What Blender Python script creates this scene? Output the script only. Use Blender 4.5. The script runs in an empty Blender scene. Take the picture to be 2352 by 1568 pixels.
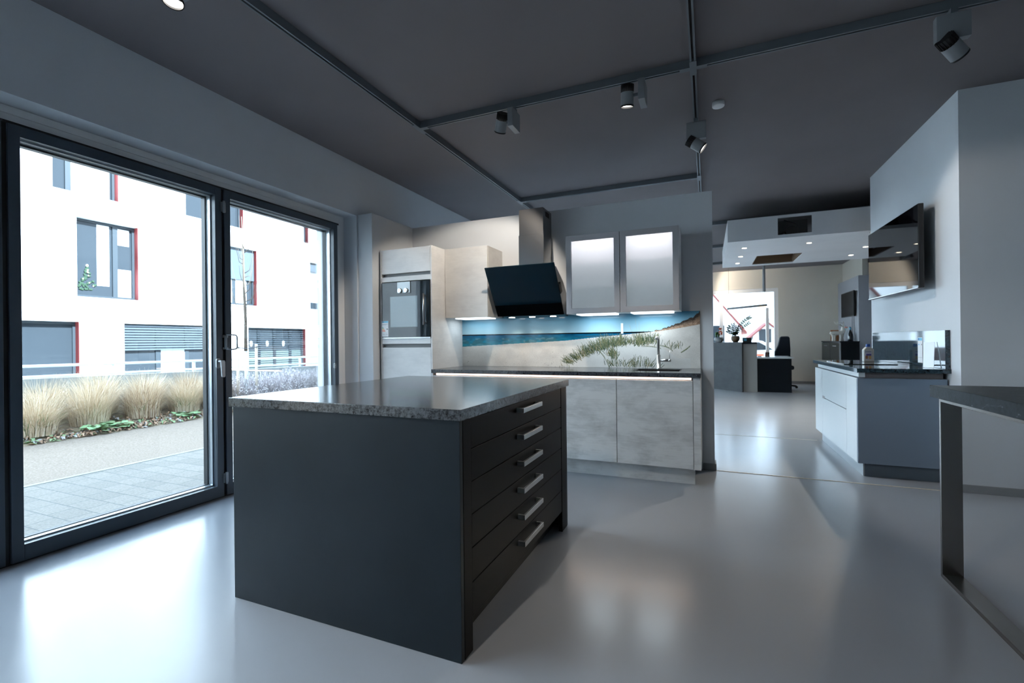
import bpy, bmesh, math, random
import numpy as np
from mathutils import Vector, Matrix
C = bpy.context.scene
COL = C.collection
R = math.radians

# ------------------------------------------------------------------ camera
yaw, pitch, roll, fpx = 22.912, 0.017, -0.629, 1065.4
cd = bpy.data.cameras.new('camera'); cam = bpy.data.objects.new('camera', cd); COL.objects.link(cam)
cd.sensor_width = 36.0; cd.lens = 36.0 * fpx / 2352.0; cd.clip_start = 0.05; cd.clip_end = 400
_f = Vector((-math.sin(R(yaw)) * math.cos(R(pitch)), math.cos(R(yaw)) * math.cos(R(pitch)), math.sin(R(pitch))))
_r = Vector((math.cos(R(yaw)), math.sin(R(yaw)), 0)); _u = _r.cross(_f)
_r2 = _r * math.cos(R(roll)) + _u * math.sin(R(roll)); _u2 = -_r * math.sin(R(roll)) + _u * math.cos(R(roll))
cam.matrix_world = Matrix(((_r2.x, _u2.x, -_f.x, 0), (_r2.y, _u2.y, -_f.y, 0), (_r2.z, _u2.z, -_f.z, 1.17), (0, 0, 0, 1)))
cd.dof.use_dof = True; cd.dof.focus_distance = 2.6; cd.dof.aperture_fstop = 2.8
C.camera = cam

# ------------------------------------------------------------------ light and exposure
C.view_settings.view_transform = 'Standard'; C.view_settings.look = 'None'
C.view_settings.exposure = 0.30; C.view_settings.gamma = 1.0; C.view_settings.use_curve_mapping = False
w = bpy.data.worlds.new('overcast_sky'); C.world = w; w.use_nodes = True
nt = w.node_tree; bg = nt.nodes['Background']
tc = nt.nodes.new('ShaderNodeTexCoord'); sx = nt.nodes.new('ShaderNodeSeparateXYZ'); cr = nt.nodes.new('ShaderNodeValToRGB')
nt.links.new(tc.outputs['Generated'], sx.inputs[0]); nt.links.new(sx.outputs['Z'], cr.inputs[0]); nt.links.new(cr.outputs[0], bg.inputs[0])
cr.color_ramp.elements[0].position = 0.0; cr.color_ramp.elements[0].color = (0.66, 0.83, 1.0, 1)
cr.color_ramp.elements[1].position = 0.9; cr.color_ramp.elements[1].color = (0.50, 0.72, 1.0, 1)
bg.inputs[1].default_value = 5.5
sd = bpy.data.lights.new('sun', 'SUN'); sun = bpy.data.objects.new('sun', sd); COL.objects.link(sun)
sd.energy = 30.0; sd.angle = R(2.0); sd.color = (0.72, 0.87, 1.0)
sun.rotation_euler = Vector((-0.78, 0.0, -0.60)).to_track_quat('-Z', 'Y').to_euler()
sun.location = (20, 0, 20)

LAMPS = []
def lamp(kind, name, loc, power, color=(1, 0.9, 0.78), target=None, parent=None, size=0.05, sy=None, angle=60, blend=0.5):
    d = bpy.data.lights.new(name, kind); d.energy = power; d.color = color
    if kind == 'SPOT':
        d.spot_size = R(angle); d.spot_blend = blend; d.shadow_soft_size = size
    elif kind == 'AREA':
        d.size = size
        if sy: d.shape = 'RECTANGLE'; d.size_y = sy
    else: d.shadow_soft_size = size
    o = bpy.data.objects.new(name, d); COL.objects.link(o)
    loc = Vector(loc)
    if target is not None: o.rotation_euler = (Vector(target) - loc).to_track_quat('-Z', 'Y').to_euler()
    if parent is not None:
        o.parent = parent; loc = loc - root_of(parent)
    o.location = loc
    return o

# ------------------------------------------------------------------ helpers
ORG = {}
def root_of(o):
    while o.parent is not None: o = o.parent
    return Vector(o.location)
def tag(o, label=None, cat=None, group=None, kind=None):
    if label: o['label'] = label
    if cat: o['category'] = cat
    if group: o['group'] = group
    if kind: o['kind'] = kind
    return o
def empty(name, loc, label, cat, group=None):
    o = bpy.data.objects.new(name, None); COL.objects.link(o); o.location = loc; o.empty_display_size = 0.1
    return tag(o, label, cat, group)
def copy_tree(o, parent=None):
    c = o.copy(); COL.objects.link(c)
    if parent is not None: c.parent = parent
    for ch in [x for x in bpy.data.objects if x.parent == o]: copy_tree(ch, c)
    return c

class MB:
    def __init__(s): s.v = []; s.f = []; s.m = []; s.sm = []
    def add(s, vs, fs, mi=0, smooth=False):
        b = len(s.v); s.v += [tuple(p) for p in vs]
        for f in fs: s.f.append([b + i for i in f]); s.m.append(mi); s.sm.append(smooth)
        return s
    def box(s, x0, x1, y0, y1, z0, z1, mi=0):
        x0, x1 = min(x0, x1), max(x0, x1); y0, y1 = min(y0, y1), max(y0, y1); z0, z1 = min(z0, z1), max(z0, z1)
        vs = [(x0, y0, z0), (x1, y0, z0), (x1, y1, z0), (x0, y1, z0), (x0, y0, z1), (x1, y0, z1), (x1, y1, z1), (x0, y1, z1)]
        return s.add(vs, [(0, 3, 2, 1), (4, 5, 6, 7), (0, 1, 5, 4), (1, 2, 6, 5), (2, 3, 7, 6), (3, 0, 4, 7)], mi)
    def prism(s, poly, axis, a, b, mi=0):
        # poly: list of 2D points; axis 'x': (y,z), 'y': (x,z), 'z': (x,y)
        def P(p, t): return {'x': (t, p[0], p[1]), 'y': (p[0], t, p[1]), 'z': (p[0], p[1], t)}[axis]
        n = len(poly); vs = [P(p, a) for p in poly] + [P(p, b) for p in poly]
        fs = [tuple(range(n)), tuple(range(2 * n - 1, n - 1, -1))] + [(i, i + n, (i + 1) % n + n, (i + 1) % n) for i in range(n)]
        return s.add(vs, fs, mi)
    def tube(s, p0, p1, r0, r1=None, n=20, mi=0, cap=True):
        r1 = r0 if r1 is None else r1
        p0, p1 = Vector(p0), Vector(p1); d = (p1 - p0).normalized()
        a = d.orthogonal().normalized(); b = d.cross(a)
        vs = [p0 + (a * math.cos(t) + b * math.sin(t)) * r0 for t in [2 * math.pi * i / n for i in range(n)]]
        vs += [p1 + (a * math.cos(t) + b * math.sin(t)) * r1 for t in [2 * math.pi * i / n for i in range(n)]]
        s.add(vs, [(i, (i + 1) % n, (i + 1) % n + n, i + n) for i in range(n)], mi, True)
        if cap: s.add(vs[:n], [tuple(range(n - 1, -1, -1))], mi); s.add(vs[n:], [tuple(range(n))], mi)
        return s
    def path(s, pts, r, n=10, mi=0):
        pts = [Vector(p) for p in pts]; rs = r if isinstance(r, (list, tuple)) else [r] * len(pts)
        vs = []; up = None
        for i, p in enumerate(pts):
            d = (pts[min(i + 1, len(pts) - 1)] - pts[max(i - 1, 0)]).normalized()
            a = d.orthogonal().normalized() if up is None else (up - d * up.dot(d)).normalized()
            up = a; b = d.cross(a)
            vs += [p + (a * math.cos(2 * math.pi * k / n) + b * math.sin(2 * math.pi * k / n)) * rs[i] for k in range(n)]
        fs = [(i * n + k, i * n + (k + 1) % n, (i + 1) * n + (k + 1) % n, (i + 1) * n + k) for i in range(len(pts) - 1) for k in range(n)]
        s.add(vs, fs, mi, True)
        s.add(vs[:n], [tuple(range(n - 1, -1, -1))], mi); s.add(vs[-n:], [tuple(range(n))], mi)
        return s
    def lathe(s, prof, c, n=28, mi=0):
        vs = []; cx, cy, cz = c
        for r, z in prof:
            for k in range(n): t = 2 * math.pi * k / n; vs.append((cx + r * math.cos(t), cy + r * math.sin(t), cz + z))
        fs = [(i * n + k, i * n + (k + 1) % n, (i + 1) * n + (k + 1) % n, (i + 1) * n + k) for i in range(len(prof) - 1) for k in range(n)]
        return s.add(vs, fs, mi, True)
    def blob(s, c, r, n=12, mi=0):
        rx, ry, rz = r if isinstance(r, (list, tuple)) else (r, r, r)
        vs = []; m = n // 2
        for i in range(m + 1):
            a = math.pi * i / m
            for k in range(n):
                t = 2 * math.pi * k / n
                vs.append((c[0] + rx * math.sin(a) * math.cos(t), c[1] + ry * math.sin(a) * math.sin(t), c[2] - rz * math.cos(a)))
        fs = [(i * n + k, i * n + (k + 1) % n, (i + 1) * n + (k + 1) % n, (i + 1) * n + k) for i in range(m) for k in range(n)]
        return s.add(vs, fs, mi, True)
    def build(s, name, mats, parent=None, bevel=0.0, seg=2, origin=None):
        me = bpy.data.meshes.new(name)
        V = np.array(s.v, float)
        if parent is not None: org = root_of(parent)
        elif origin is not None: org = Vector(origin)
        else:
            lo, hi = V.min(0), V.max(0); org = Vector(((lo[0] + hi[0]) / 2, (lo[1] + hi[1]) / 2, lo[2]))
        V = V - np.array(org)
        me.from_pydata(V.tolist(), [], s.f)
        if not isinstance(mats, (list, tuple)): mats = [mats]
        for m in mats: me.materials.append(m)
        me.polygons.foreach_set('material_index', s.m); me.polygons.foreach_set('use_smooth', s.sm)
        me.update()
        bm = bmesh.new(); bm.from_mesh(me)
        if bevel > 0 or any(s.sm):
            bmesh.ops.remove_doubles(bm, verts=bm.verts, dist=1e-6)
        bmesh.ops.recalc_face_normals(bm, faces=bm.faces)
        bm.to_mesh(me); bm.free()
        o = bpy.data.objects.new(name, me); COL.objects.link(o)
        if parent is not None: o.parent = parent
        else: o.location = org
        if bevel > 0:
            md = o.modifiers.new('bevel', 'BEVEL'); md.width = bevel; md.segments = seg; md.limit_method = 'ANGLE'; md.angle_limit = R(35)
            md.harden_normals = False
        return o
def box(name, x0, x1, y0, y1, z0, z1, mat, parent=None, bevel=0.0, **k):
    return MB().box(x0, x1, y0, y1, z0, z1).build(name, mat, parent, bevel, **k)
def struct(o): o['kind'] = 'structure'; return o

# ------------------------------------------------------------------ materials
def mat(name, col, rough=0.5, metal=0.0, spec=0.5, coat=0.0, coat_r=0.05, emit=None, es=0.0, aniso=0.0, alpha=1.0, trans=0.0, ior=1.5, sheen=0.0):
    m = bpy.data.materials.new(name); m.use_nodes = True; p = m.node_tree.nodes['Principled BSDF']
    p.inputs['Base Color'].default_value = (*col, 1); p.inputs['Roughness'].default_value = rough
    p.inputs['Metallic'].default_value = metal; p.inputs['Specular IOR Level'].default_value = spec
    p.inputs['Coat Weight'].default_value = coat; p.inputs['Coat Roughness'].default_value = coat_r
    p.inputs['Anisotropic'].default_value = aniso; p.inputs['Transmission Weight'].default_value = trans; p.inputs['IOR'].default_value = ior
    if emit: p.inputs['Emission Color'].default_value = (*emit, 1); p.inputs['Emission Strength'].default_value = es
    return m
def N(m, t, **k):
    n = m.node_tree.nodes.new(t)
    for a, b in k.items(): setattr(n, a, b)
    return n
def L(m, a, b): m.node_tree.links.new(a, b)
def P(m): return m.node_tree.nodes['Principled BSDF']
def coords(m, scale=(1, 1, 1), kind='Object'):
    t = N(m, 'ShaderNodeTexCoord'); mp = N(m, 'ShaderNodeMapping'); mp.inputs['Scale'].default_value = scale
    L(m, t.outputs[kind], mp.inputs[0]); return mp.outputs[0]
def noise(m, co, scale, detail=4, rough=0.5, dist=0.0):
    n = N(m, 'ShaderNodeTexNoise'); n.inputs['Scale'].default_value = scale; n.inputs['Detail'].default_value = detail
    n.inputs['Roughness'].default_value = rough; n.inputs['Distortion'].default_value = dist; L(m, co, n.inputs['Vector']); return n.outputs['Fac']
def ramp(m, fac, stops):
    r = N(m, 'ShaderNodeValToRGB'); e = r.color_ramp.elements
    while len(e) < len(stops): e.new(0.5)
    for i, (p, c) in enumerate(stops):
        e[i].position = p; e[i].color = (*c, 1) if len(c) == 3 else c
    L(m, fac, r.inputs[0]); return r.outputs[0]
def bump(m, fac, strength, dist=0.01):
    b = N(m, 'ShaderNodeBump'); b.inputs['Strength'].default_value = strength; b.inputs['Distance'].default_value = dist
    L(m, fac, b.inputs['Height']); L(m, b.outputs[0], P(m).inputs['Normal'])
def g(v): return (v, v, v)

def paint(name, col, rough=0.6, amt=0.04, sc=220, b=0.05):
    m = mat(name, col, rough, spec=0.3); co = coords(m)
    f = noise(m, co, 1.6, 3)
    c0 = tuple(max(0, x * (1 - amt)) for x in col); c1 = tuple(min(1, x * (1 + amt)) for x in col)
    L(m, ramp(m, f, [(0.3, c0), (0.7, c1)]), P(m).inputs['Base Color'])
    bump(m, noise(m, co, sc, 2), b, 0.002); return m
M_wall = paint('wall_paint', (0.63, 0.66, 0.695))
M_wallfar = paint('far_wall_paint', (0.70, 0.67, 0.60))
M_ceil = paint('ceiling_paint', (0.20, 0.183, 0.19), 0.75, 0.04)
M_white = paint('white_paint', (0.80, 0.81, 0.82), 0.5)
M_base = mat('baseboard_grey', (0.27, 0.285, 0.30), 0.45)

M_floor = mat('resin_floor', (0.5, 0.52, 0.55), 0.3, spec=0.5)
co = coords(M_floor, kind='Object')
f1 = noise(M_floor, co, 0.9, 3)
L(M_floor, ramp(M_floor, f1, [(0.3, (0.345, 0.37, 0.41)), (0.7, (0.37, 0.395, 0.435))]), P(M_floor).inputs['Base Color'])
co2 = coords(M_floor, (1.0, 5.0, 1.0))
f2 = noise(M_floor, co2, 2.2, 4, 0.6)
L(M_floor, ramp(M_floor, f2, [(0.3, g(0.21)), (0.7, g(0.23))]), P(M_floor).inputs['Roughness'])
bump(M_floor, noise(M_floor, coords(M_floor, (1, 2.2, 1)), 2, 1, 0.5), 0.03, 0.01)

def granite(name, dark, light, rough, sc=190, bs=0.5, hi=0.72):
    m = mat(name, dark, rough, spec=0.6); co = coords(m)
    a = noise(m, co, sc, 3, 0.7); b = noise(m, co, sc * 0.35, 3, 0.6)
    mx = N(m, 'ShaderNodeMath', operation='ADD'); L(m, a, mx.inputs[0]); L(m, b, mx.inputs[1])
    hf = N(m, 'ShaderNodeMath', operation='MULTIPLY'); hf.inputs[1].default_value = 0.5; L(m, mx.outputs[0], hf.inputs[0])
    L(m, ramp(m, hf.outputs[0], [(0.40, dark), (0.52, tuple((p + q) / 2 for p, q in zip(dark, light))), (hi, light)]), P(m).inputs['Base Color'])
    if bs: bump(m, noise(m, co, sc * 0.5, 3, 0.6), bs, 0.003)
    return m
M_gran = granite('leathered_granite', (0.012, 0.014, 0.018), (0.16, 0.17, 0.18), 0.15, 190, 0.05)
M_gran2 = granite('worktop_granite', (0.008, 0.010, 0.014), (0.10, 0.11, 0.13), 0.16, 170, 0.10)
M_blackg = granite('polished_black_granite', (0.003, 0.006, 0.010), (0.045, 0.09, 0.12), 0.045, 150, 0.0, 0.70)
M_tabletop = granite('table_granite', (0.006, 0.010, 0.012), (0.026, 0.034, 0.040), 0.36, 60, 0.12, 0.8)
P(M_tabletop).inputs['Specular IOR Level'].default_value = 0.12
# pale veins in the table granite
vn = noise(M_tabletop, coords(M_tabletop, (3, 3, 9)), 3.0, 6, 0.7, 1.2)
vr = ramp(M_tabletop, vn, [(0.60, g(0)), (0.66, g(0.5)), (0.70, g(0))])
mixv = N(M_tabletop, 'ShaderNodeMix', data_type='RGBA')
src = P(M_tabletop).inputs['Base Color'].links[0].from_socket
L(M_tabletop, vr, mixv.inputs[0]); L(M_tabletop, src, mixv.inputs[6]); mixv.inputs[7].default_value = (0.30, 0.32, 0.34, 1)
L(M_tabletop, mixv.outputs[2], P(M_tabletop).inputs['Base Color'])

def concrete(name, c0, c1, rough=0.42):
    m = mat(name, c0, rough, spec=0.4); co = coords(m, (1, 1, 1.9))
    a = noise(m, co, 3.2, 6, 0.62, 0.3); b = noise(m, coords(m, (1, 1, 12)), 9, 4, 0.6)
    mx = N(m, 'ShaderNodeMath', operation='MULTIPLY_ADD'); mx.inputs[1].default_value = 0.28; L(m, b, mx.inputs[0]); L(m, a, mx.inputs[2])
    L(m, ramp(m, mx.outputs[0], [(0.40, c0), (0.72, c1)]), P(m).inputs['Base Color']); return m
M_conc = concrete('concrete_laminate', (0.40, 0.405, 0.41), (0.67, 0.675, 0.68))
M_tallf = concrete('tall_front_laminate', (0.58, 0.585, 0.59), (0.70, 0.70, 0.70))
M_concd = concrete('dark_stone_laminate', (0.013, 0.018, 0.023), (0.028, 0.034, 0.040), 0.6)
M_groove = mat('groove_shadow', (0.22, 0.22, 0.225), 0.5)

def wood_lac(name, col, rough):
    m = mat(name, col, rough, spec=0.22 if col[2] > .02 else 0.08); co = coords(m, (30, 30, 1.2))
    bump(m, noise(m, co, 6, 4, 0.6), 0.06, 0.002)
    L(m, ramp(m, noise(m, coords(m), 4, 5), [(0.35, tuple(x * 0.92 for x in col)), (0.7, tuple(x * 1.1 for x in col))]), P(m).inputs['Base Color'])
    return m
M_isl = wood_lac('charcoal_lacquer', (0.013, 0.019, 0.025), 0.42)
M_isld = wood_lac('charcoal_drawer_lacquer', (0.0045, 0.004, 0.004), 0.42)
M_black = mat('black_recess', (0.006, 0.006, 0.007), 0.6)
M_edge = mat('worn_edge', (0.20, 0.13, 0.08), 0.5)
M_alu = mat('window_aluminium', (0.052, 0.072, 0.095), 0.38, spec=0.5)
M_gasket = mat('black_gasket', (0.006, 0.008, 0.010), 0.5)
M_bead = mat('bright_bead', (0.55, 0.60, 0.65), 0.3, metal=0.7)
M_steel = mat('brushed_steel', (0.55, 0.54, 0.53), 0.3, metal=1.0, aniso=0.5)
bump(M_steel, noise(M_steel, coords(M_steel, (1, 1, 160)), 4, 2), 0.05, 0.001)
M_steelh = mat('handle_steel', (0.42, 0.42, 0.42), 0.32, metal=1.0)
M_steelv = mat('chimney_steel', (0.30, 0.30, 0.305), 0.27, metal=1.0)
bump(M_steelv, noise(M_steelv, coords(M_steelv, (180, 180, 1)), 4, 2), 0.04, 0.001)
M_bronze = mat('table_frame_steel', (0.30, 0.275, 0.25), 0.27, metal=1.0, aniso=0.4)
M_nickel = mat('satin_nickel', (0.34, 0.36, 0.38), 0.42, metal=0.8)
M_aluf = mat('door_aluminium', (0.50, 0.49, 0.51), 0.36, metal=0.45)
M_track = mat('track_grey', (0.16, 0.18, 0.20), 0.4, metal=0.3)
M_trackd = mat('track_slot', (0.015, 0.015, 0.017), 0.6)
M_spot = mat('spot_grey', (0.24, 0.255, 0.27), 0.4)
M_ribs = mat('heatsink_black', (0.004, 0.004, 0.005), 0.5)
M_glow = mat('lamp_glow', (1, 1, 1), 0.5, emit=(1, 0.95, 0.88), es=9)
M_glowc = mat('lamp_glow_cool', (1, 1, 1), 0.5, emit=(0.86, 0.95, 1.0), es=2)
M_led = mat('led_strip_glow', (1, 1, 1), 0.5, emit=(1.0, 0.70, 0.56), es=1.7)
M_hoodg = mat('hood_glass', (0.003, 0.016, 0.026), 0.05, spec=0.18)
M_hoodg2 = mat('hood_glass_band', (0.001, 0.002, 0.003), 0.10, spec=0.1)
M_ovg = mat('oven_glass', (0.015, 0.022, 0.028), 0.015, spec=0.36)
M_tv = mat('tv_screen', (0.002, 0.002, 0.003), 0.03, spec=0.12)
M_plast = mat('black_plastic', (0.008, 0.008, 0.009), 0.35)
M_hob = mat('hob_glass', (0.002, 0.002, 0.002), 0.03)
M_wlac = mat('white_lacquer', (0.66, 0.71, 0.73), 0.18, spec=0.5)
M_glac = mat('blue_grey_panel', (0.19, 0.25, 0.33), 0.42)
M_taupe = mat('taupe_rail', (0.13, 0.12, 0.125), 0.4)
M_dark = mat('anthracite_panel', (0.007, 0.010, 0.013), 0.45, spec=0.15)
M_cream = mat('cream_panel', (0.36, 0.35, 0.32), 0.45)
M_ltop = mat('light_desk_top', (0.62, 0.62, 0.60), 0.3)
M_paper = mat('paper', (0.82, 0.84, 0.86), 0.6)
M_blue = mat('label_blue', (0.02, 0.10, 0.42), 0.5)
M_cyan = mat('label_cyan', (0.12, 0.52, 0.75), 0.5)
M_green = mat('label_green', (0.05, 0.45, 0.22), 0.5)
M_red = mat('label_red', (0.80, 0.12, 0.05), 0.5)
M_org = mat('label_orange', (0.85, 0.42, 0.08), 0.5)
M_print = mat('label_print', (0.25, 0.28, 0.34), 0.6)
M_brown = mat('raw_board_edge', (0.16, 0.10, 0.055), 0.8)
M_terr = mat('orange_brown_box', (0.40, 0.16, 0.06), 0.6)
M_ivory = mat('ivory_ceramic', (0.82, 0.79, 0.72), 0.35)
M_leaf = mat('plant_leaf', (0.010, 0.028, 0.010), 0.7, spec=0.15)
M_potb = mat('brown_pot', (0.10, 0.06, 0.03), 0.4)
M_potg = mat('grey_pot', (0.25, 0.26, 0.26), 0.5)
M_fabric = mat('chair_fabric', (0.010, 0.014, 0.024), 0.8)
M_bottle = mat('bottle_glass', (0.006, 0.012, 0.018), 0.05, spec=0.8)

def glassm(name, tint=(1, 1, 1), refl=0.6):
    m = bpy.data.materials.new(name); m.use_nodes = True; n = m.node_tree.nodes; n.clear()
    o = n.new('ShaderNodeOutputMaterial'); t = n.new('ShaderNodeBsdfTransparent'); gl = n.new('ShaderNodeBsdfGlossy')
    t.inputs[0].default_value = (*tint, 1); gl.inputs['Roughness'].default_value = 0.0; gl.inputs[0].default_value = g(1) + (1,)
    fr = n.new('ShaderNodeFresnel'); fr.inputs[0].default_value = 1.45
    mu = n.new('ShaderNodeMath'); mu.operation = 'MULTIPLY'; mu.inputs[1].default_value = refl
    mx = n.new('ShaderNodeMixShader'); lk = m.node_tree.links
    lk.new(fr.outputs[0], mu.inputs[0]); lk.new(mu.outputs[0], mx.inputs[0]); lk.new(t.outputs[0], mx.inputs[1]); lk.new(gl.outputs[0], mx.inputs[2]); lk.new(mx.outputs[0], o.inputs[0])
    return m
M_glass = glassm('clear_glass', (0.97, 0.99, 0.99))
M_shelfg = glassm('shelf_glass', (0.90, 0.94, 0.94), 0.3)
# frosted cabinet glass
M_frost = bpy.data.materials.new('frosted_glass'); M_frost.use_nodes = True
n = M_frost.node_tree.nodes; n.clear(); lk = M_frost.node_tree.links
o = n.new('ShaderNodeOutputMaterial'); t = n.new('ShaderNodeBsdfTranslucent'); t.inputs[0].default_value = (0.9, 0.9, 0.91, 1)
tr = n.new('ShaderNodeBsdfRefraction'); tr.inputs['Roughness'].default_value = 0.16; tr.inputs['IOR'].default_value = 1.02; tr.inputs[0].default_value = (0.95, 0.95, 0.96, 1)
gl = n.new('ShaderNodeBsdfGlossy'); gl.inputs['Roughness'].default_value = 0.05
m1 = n.new('ShaderNodeMixShader'); m1.inputs[0].default_value = 0.55; lk.new(t.outputs[0], m1.inputs[1]); lk.new(tr.outputs[0], m1.inputs[2])
m2 = n.new('ShaderNodeMixShader'); m2.inputs[0].default_value = 0.05; lk.new(m1.outputs[0], m2.inputs[1]); lk.new(gl.outputs[0], m2.inputs[2]); lk.new(m2.outputs[0], o.inputs[0])

# ================================================================== ROOM SHELL
XL, XR, YB, YF, HC = -3.33, 5.2, -3.4, 14.03, 3.03
floor = struct(box('floor', -3.75, XR + 0.3, YB - 0.3, YF + 0.3, -0.12, 0.0, M_floor))
struct(box('sun_blocking_storey', -3.75, XR + 0.3, YB - 0.3, YF + 0.3, HC + 0.551, 5.3, M_wall))  # unseen storey added to keep the sun off the bed and retaining wall
struct(box('ceiling', -3.75, XR + 0.3, YB - 0.3, YF + 0.3, HC, HC + 0.55, M_ceil))
# left wall with the folding-door opening and a far shop window opening
ob = MB()
OP = [(-2.35, 3.79), (5.3, 13.3)]
ys = [YB - 0.3] + [y for o_ in OP for y in o_] + [YF + 0.3]
for i in range(0, len(ys), 2): ob.box(XL, -3.75, ys[i], ys[i + 1], 0, HC)
for a, b in OP: ob.box(XL, -3.75, a, b, 2.487, HC)
wl = struct(ob.build('wall_left', M_wall))
# inner white lining round the doors (roller box band and side strip)
struct(MB().box(-3.50, -3.74, -2.35, 3.79, 2.385, 2.487).box(-3.50, -3.74, 3.655, 3.79, 0, 2.385).box(-3.50, -3.74, -2.35, -2.30, 0, 2.385)
       .box(-3.494, -3.50, -2.30, 3.70, 2.44, 2.446).build('trim_1', M_white, bevel=0.003))
# boxed wall projection beside the tall cabinet
struct(box('wall_projection', XL + 0.001, -3.15, 3.81, 4.519, 0, 2.5, M_wall, bevel=0.003))
# partition carrying the kitchen
struct(box('wall_kitchen', XL + 0.001, 0.045, 4.52, 4.67, 0, 2.5, M_wall, bevel=0.003))
# right wall: return wall with TV, then face towards the camera
struct(MB().prism([(1.755, 4.54), (XR, 4.54), (XR, 4.68), (1.90, 4.68), (1.90, 6.60), (1.755, 6.60)], 'z', 0, HC).build('wall_right', M_wall))
struct(MB().box(-3.33, XR, YF, YF + 0.3, 2.52, HC).box(1.72, XR, YF, YF + 0.3, 0, 2.52).box(-3.33, -2.9, YF, YF + 0.3, 0, 2.52).build('wall_far', M_wallfar))
struct(box('wall_rear', -3.33, XR, YB - 0.3, YB, 0, HC, M_wall))
struct(box('wall_outer', XR, XR + 0.3, YB - 0.3, YF + 0.3, 0, HC, M_wall))
# block in the far room with small TV
struct(MB().box(2.96, 4.4, 11.97, 13.65, 0, 2.5).build('wall_block', mat('block_grey', (0.33, 0.34, 0.37), 0.55)))
struct(MB().box(3.14, 3.24, 13.651, YF, 0, HC).box(3.14, 3.24, 12.4, 13.651, 2.501, HC).build('wall_far_side', M_wallfar))
# baseboards
def base(name, x0, x1, y0, y1): return struct(box(name, x0, x1, y0, y1, 0.0, 0.06, M_base, bevel=0.003))
base('baseboard_right', 1.743, XR, 4.526, 4.539)
base('baseboard_right', 1.741, 1.754, 5.9, 6.60)
base('baseboard_kitchen', -0.05, 0.058, 4.507, 4.519)
base('baseboard_kitchen', 0.046, 0.058, 4.52, 4.67)
base('baseboard_left', XL + 0.001, XL + 0.012, 3.79, 3.81)
base('baseboard_far', 1.74, 3.13, YF - 0.015, YF - 0.001)
# floor joint strips
struct(box('trim_2', 0.06, 1.74, 4.512, 4.524, 0.0, 0.003, mat('joint_strip', (0.66, 0.60, 0.50), 0.35)))
struct(box('trim_3', 0.06, 1.14, 6.25, 6.258, 0.0, 0.002, mat('joint_strip_b', (0.62, 0.60, 0.54), 0.35)))

# ------------------------------------------------------------------ folding glass doors
def door_leaf(idx, y0, y1, ws=0.05):
    FX, zt, zb = -3.43, 2.368, 0.012
    root = bpy.data.objects.new('door_%d' % idx, None); COL.objects.link(root); root.location = (FX, (y0 + y1) / 2, 0)
    struct(root)
    f = MB(); dx = 0.062
    f.box(FX, FX - dx, y0, y0 + ws, zb, zt); f.box(FX, FX - dx, y1 - ws, y1, zb, zt)
    f.box(FX, FX - dx, y0 + ws, y1 - ws, zt - 0.058, zt); f.box(FX, FX - dx, y0 + ws, y1 - ws, zb, 0.098)
    f.build('door_frame', M_alu, root, bevel=0.002)
    gk = MB(); a, b, c, d = y0 + ws, y1 - ws, 0.098, zt - 0.058
    for k, (x, t, mi) in enumerate(((-3.478, 0.008, 0), (-3.49, 0.005, 1))):
        gk.box(x, -3.52, a, a + t, c, d, mi).box(x, -3.52, b - t, b, c, d, mi).box(x, -3.52, a, b, c, c + t, mi).box(x, -3.52, a, b, d - t, d, mi)
    gk.build('glazing_bead', [M_bead, M_gasket], root)
    gb = MB(); gb.box(-3.52, -3.56, a - 0.005, a + 0.02, c, d).box(-3.52, -3.56, b - 0.02, b + 0.005, c, d).box(-3.52, -3.56, a, b, c - 0.005, c + 0.012).box(-3.52, -3.56, a, b, d - 0.02, d + 0.005)
    gb.build('outer_gasket', M_gasket, root)
    box('glass_pane', -3.505, -3.512, a + 0.001, b - 0.001, c + 0.001, d - 0.001, M_glass, root)
    return root
leaves = [(-2.28, -1.13), (-1.105, 0.03), (0.055, 1.212), (1.235, 2.415), (2.437, 3.625)]
doors = [door_leaf(i + 1, a, b) for i, (a, b) in enumerate(leaves)]
# dark rubber joints and threshold between leaves
tj = MB()
for a in [0.0425, 1.2235, 2.426]: tj.box(-3.445, -3.49, a - 0.012, a + 0.012, 0.012, 2.368)
tj.box(-3.45, -3.74, -2.30, 3.655, 0.001, 0.011); tj.box(-3.44, -3.49, -2.3, 3.655, 2.369, 2.384)
struct(tj.build('trim_4', M_gasket))
struct(MB().box(-3.452, -3.50, 3.627, 3.654, 0.012, 2.38).build('trim_5', M_bead))
d4, d5 = doors[3], doors[4]
for z0, z1 in ((2.184, 2.275), (0.103, 0.193)):
    h = MB().tube((-3.418, 2.426, z0), (-3.418, 2.426, z1), 0.009).box(-3.43, -3.424, 2.408, 2.446, z0 + 0.008, z1 - 0.008)
    h.build('hinge', M_nickel, d4, bevel=0.001)
h = MB().tube((-3.416, 2.428, 1.14), (-3.416, 2.428, 1.24), 0.010).box(-3.43, -3.42, 2.410, 2.452, 1.135, 1.150).box(-3.43, -3.42, 2.410, 2.452, 1.225, 1.245)
h.path([(-3.41, 2.43, 1.245), (-3.388, 2.46, 1.247), (-3.38, 2.486, 1.243), (-3.378, 2.494, 1.232), (-3.378, 2.494, 1.148), (-3.38, 2.486, 1.137), (-3.388, 2.46, 1.133), (-3.41, 2.43, 1.135)], 0.0055)
h.build('pull_hinge', M_nickel, d4)
h = MB().prism([(2.372 + 0.016 * math.cos(t), (1.052 if math.sin(t) > 0 else 1.008) + 0.016 * math.sin(t)) for t in [2 * math.pi * i / 24 for i in range(24)]], 'x', -3.43, -3.418)
h.tube((-3.418, 2.372, 1.045), (-3.385, 2.372, 1.045), 0.009)
h.prism([(2.364, 1.052), (2.392, 1.052), (2.398, 1.04), (2.398, 0.932), (2.392, 0.925), (2.376, 0.925), (2.372, 0.93)], 'x', -3.392, -3.378)
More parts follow.
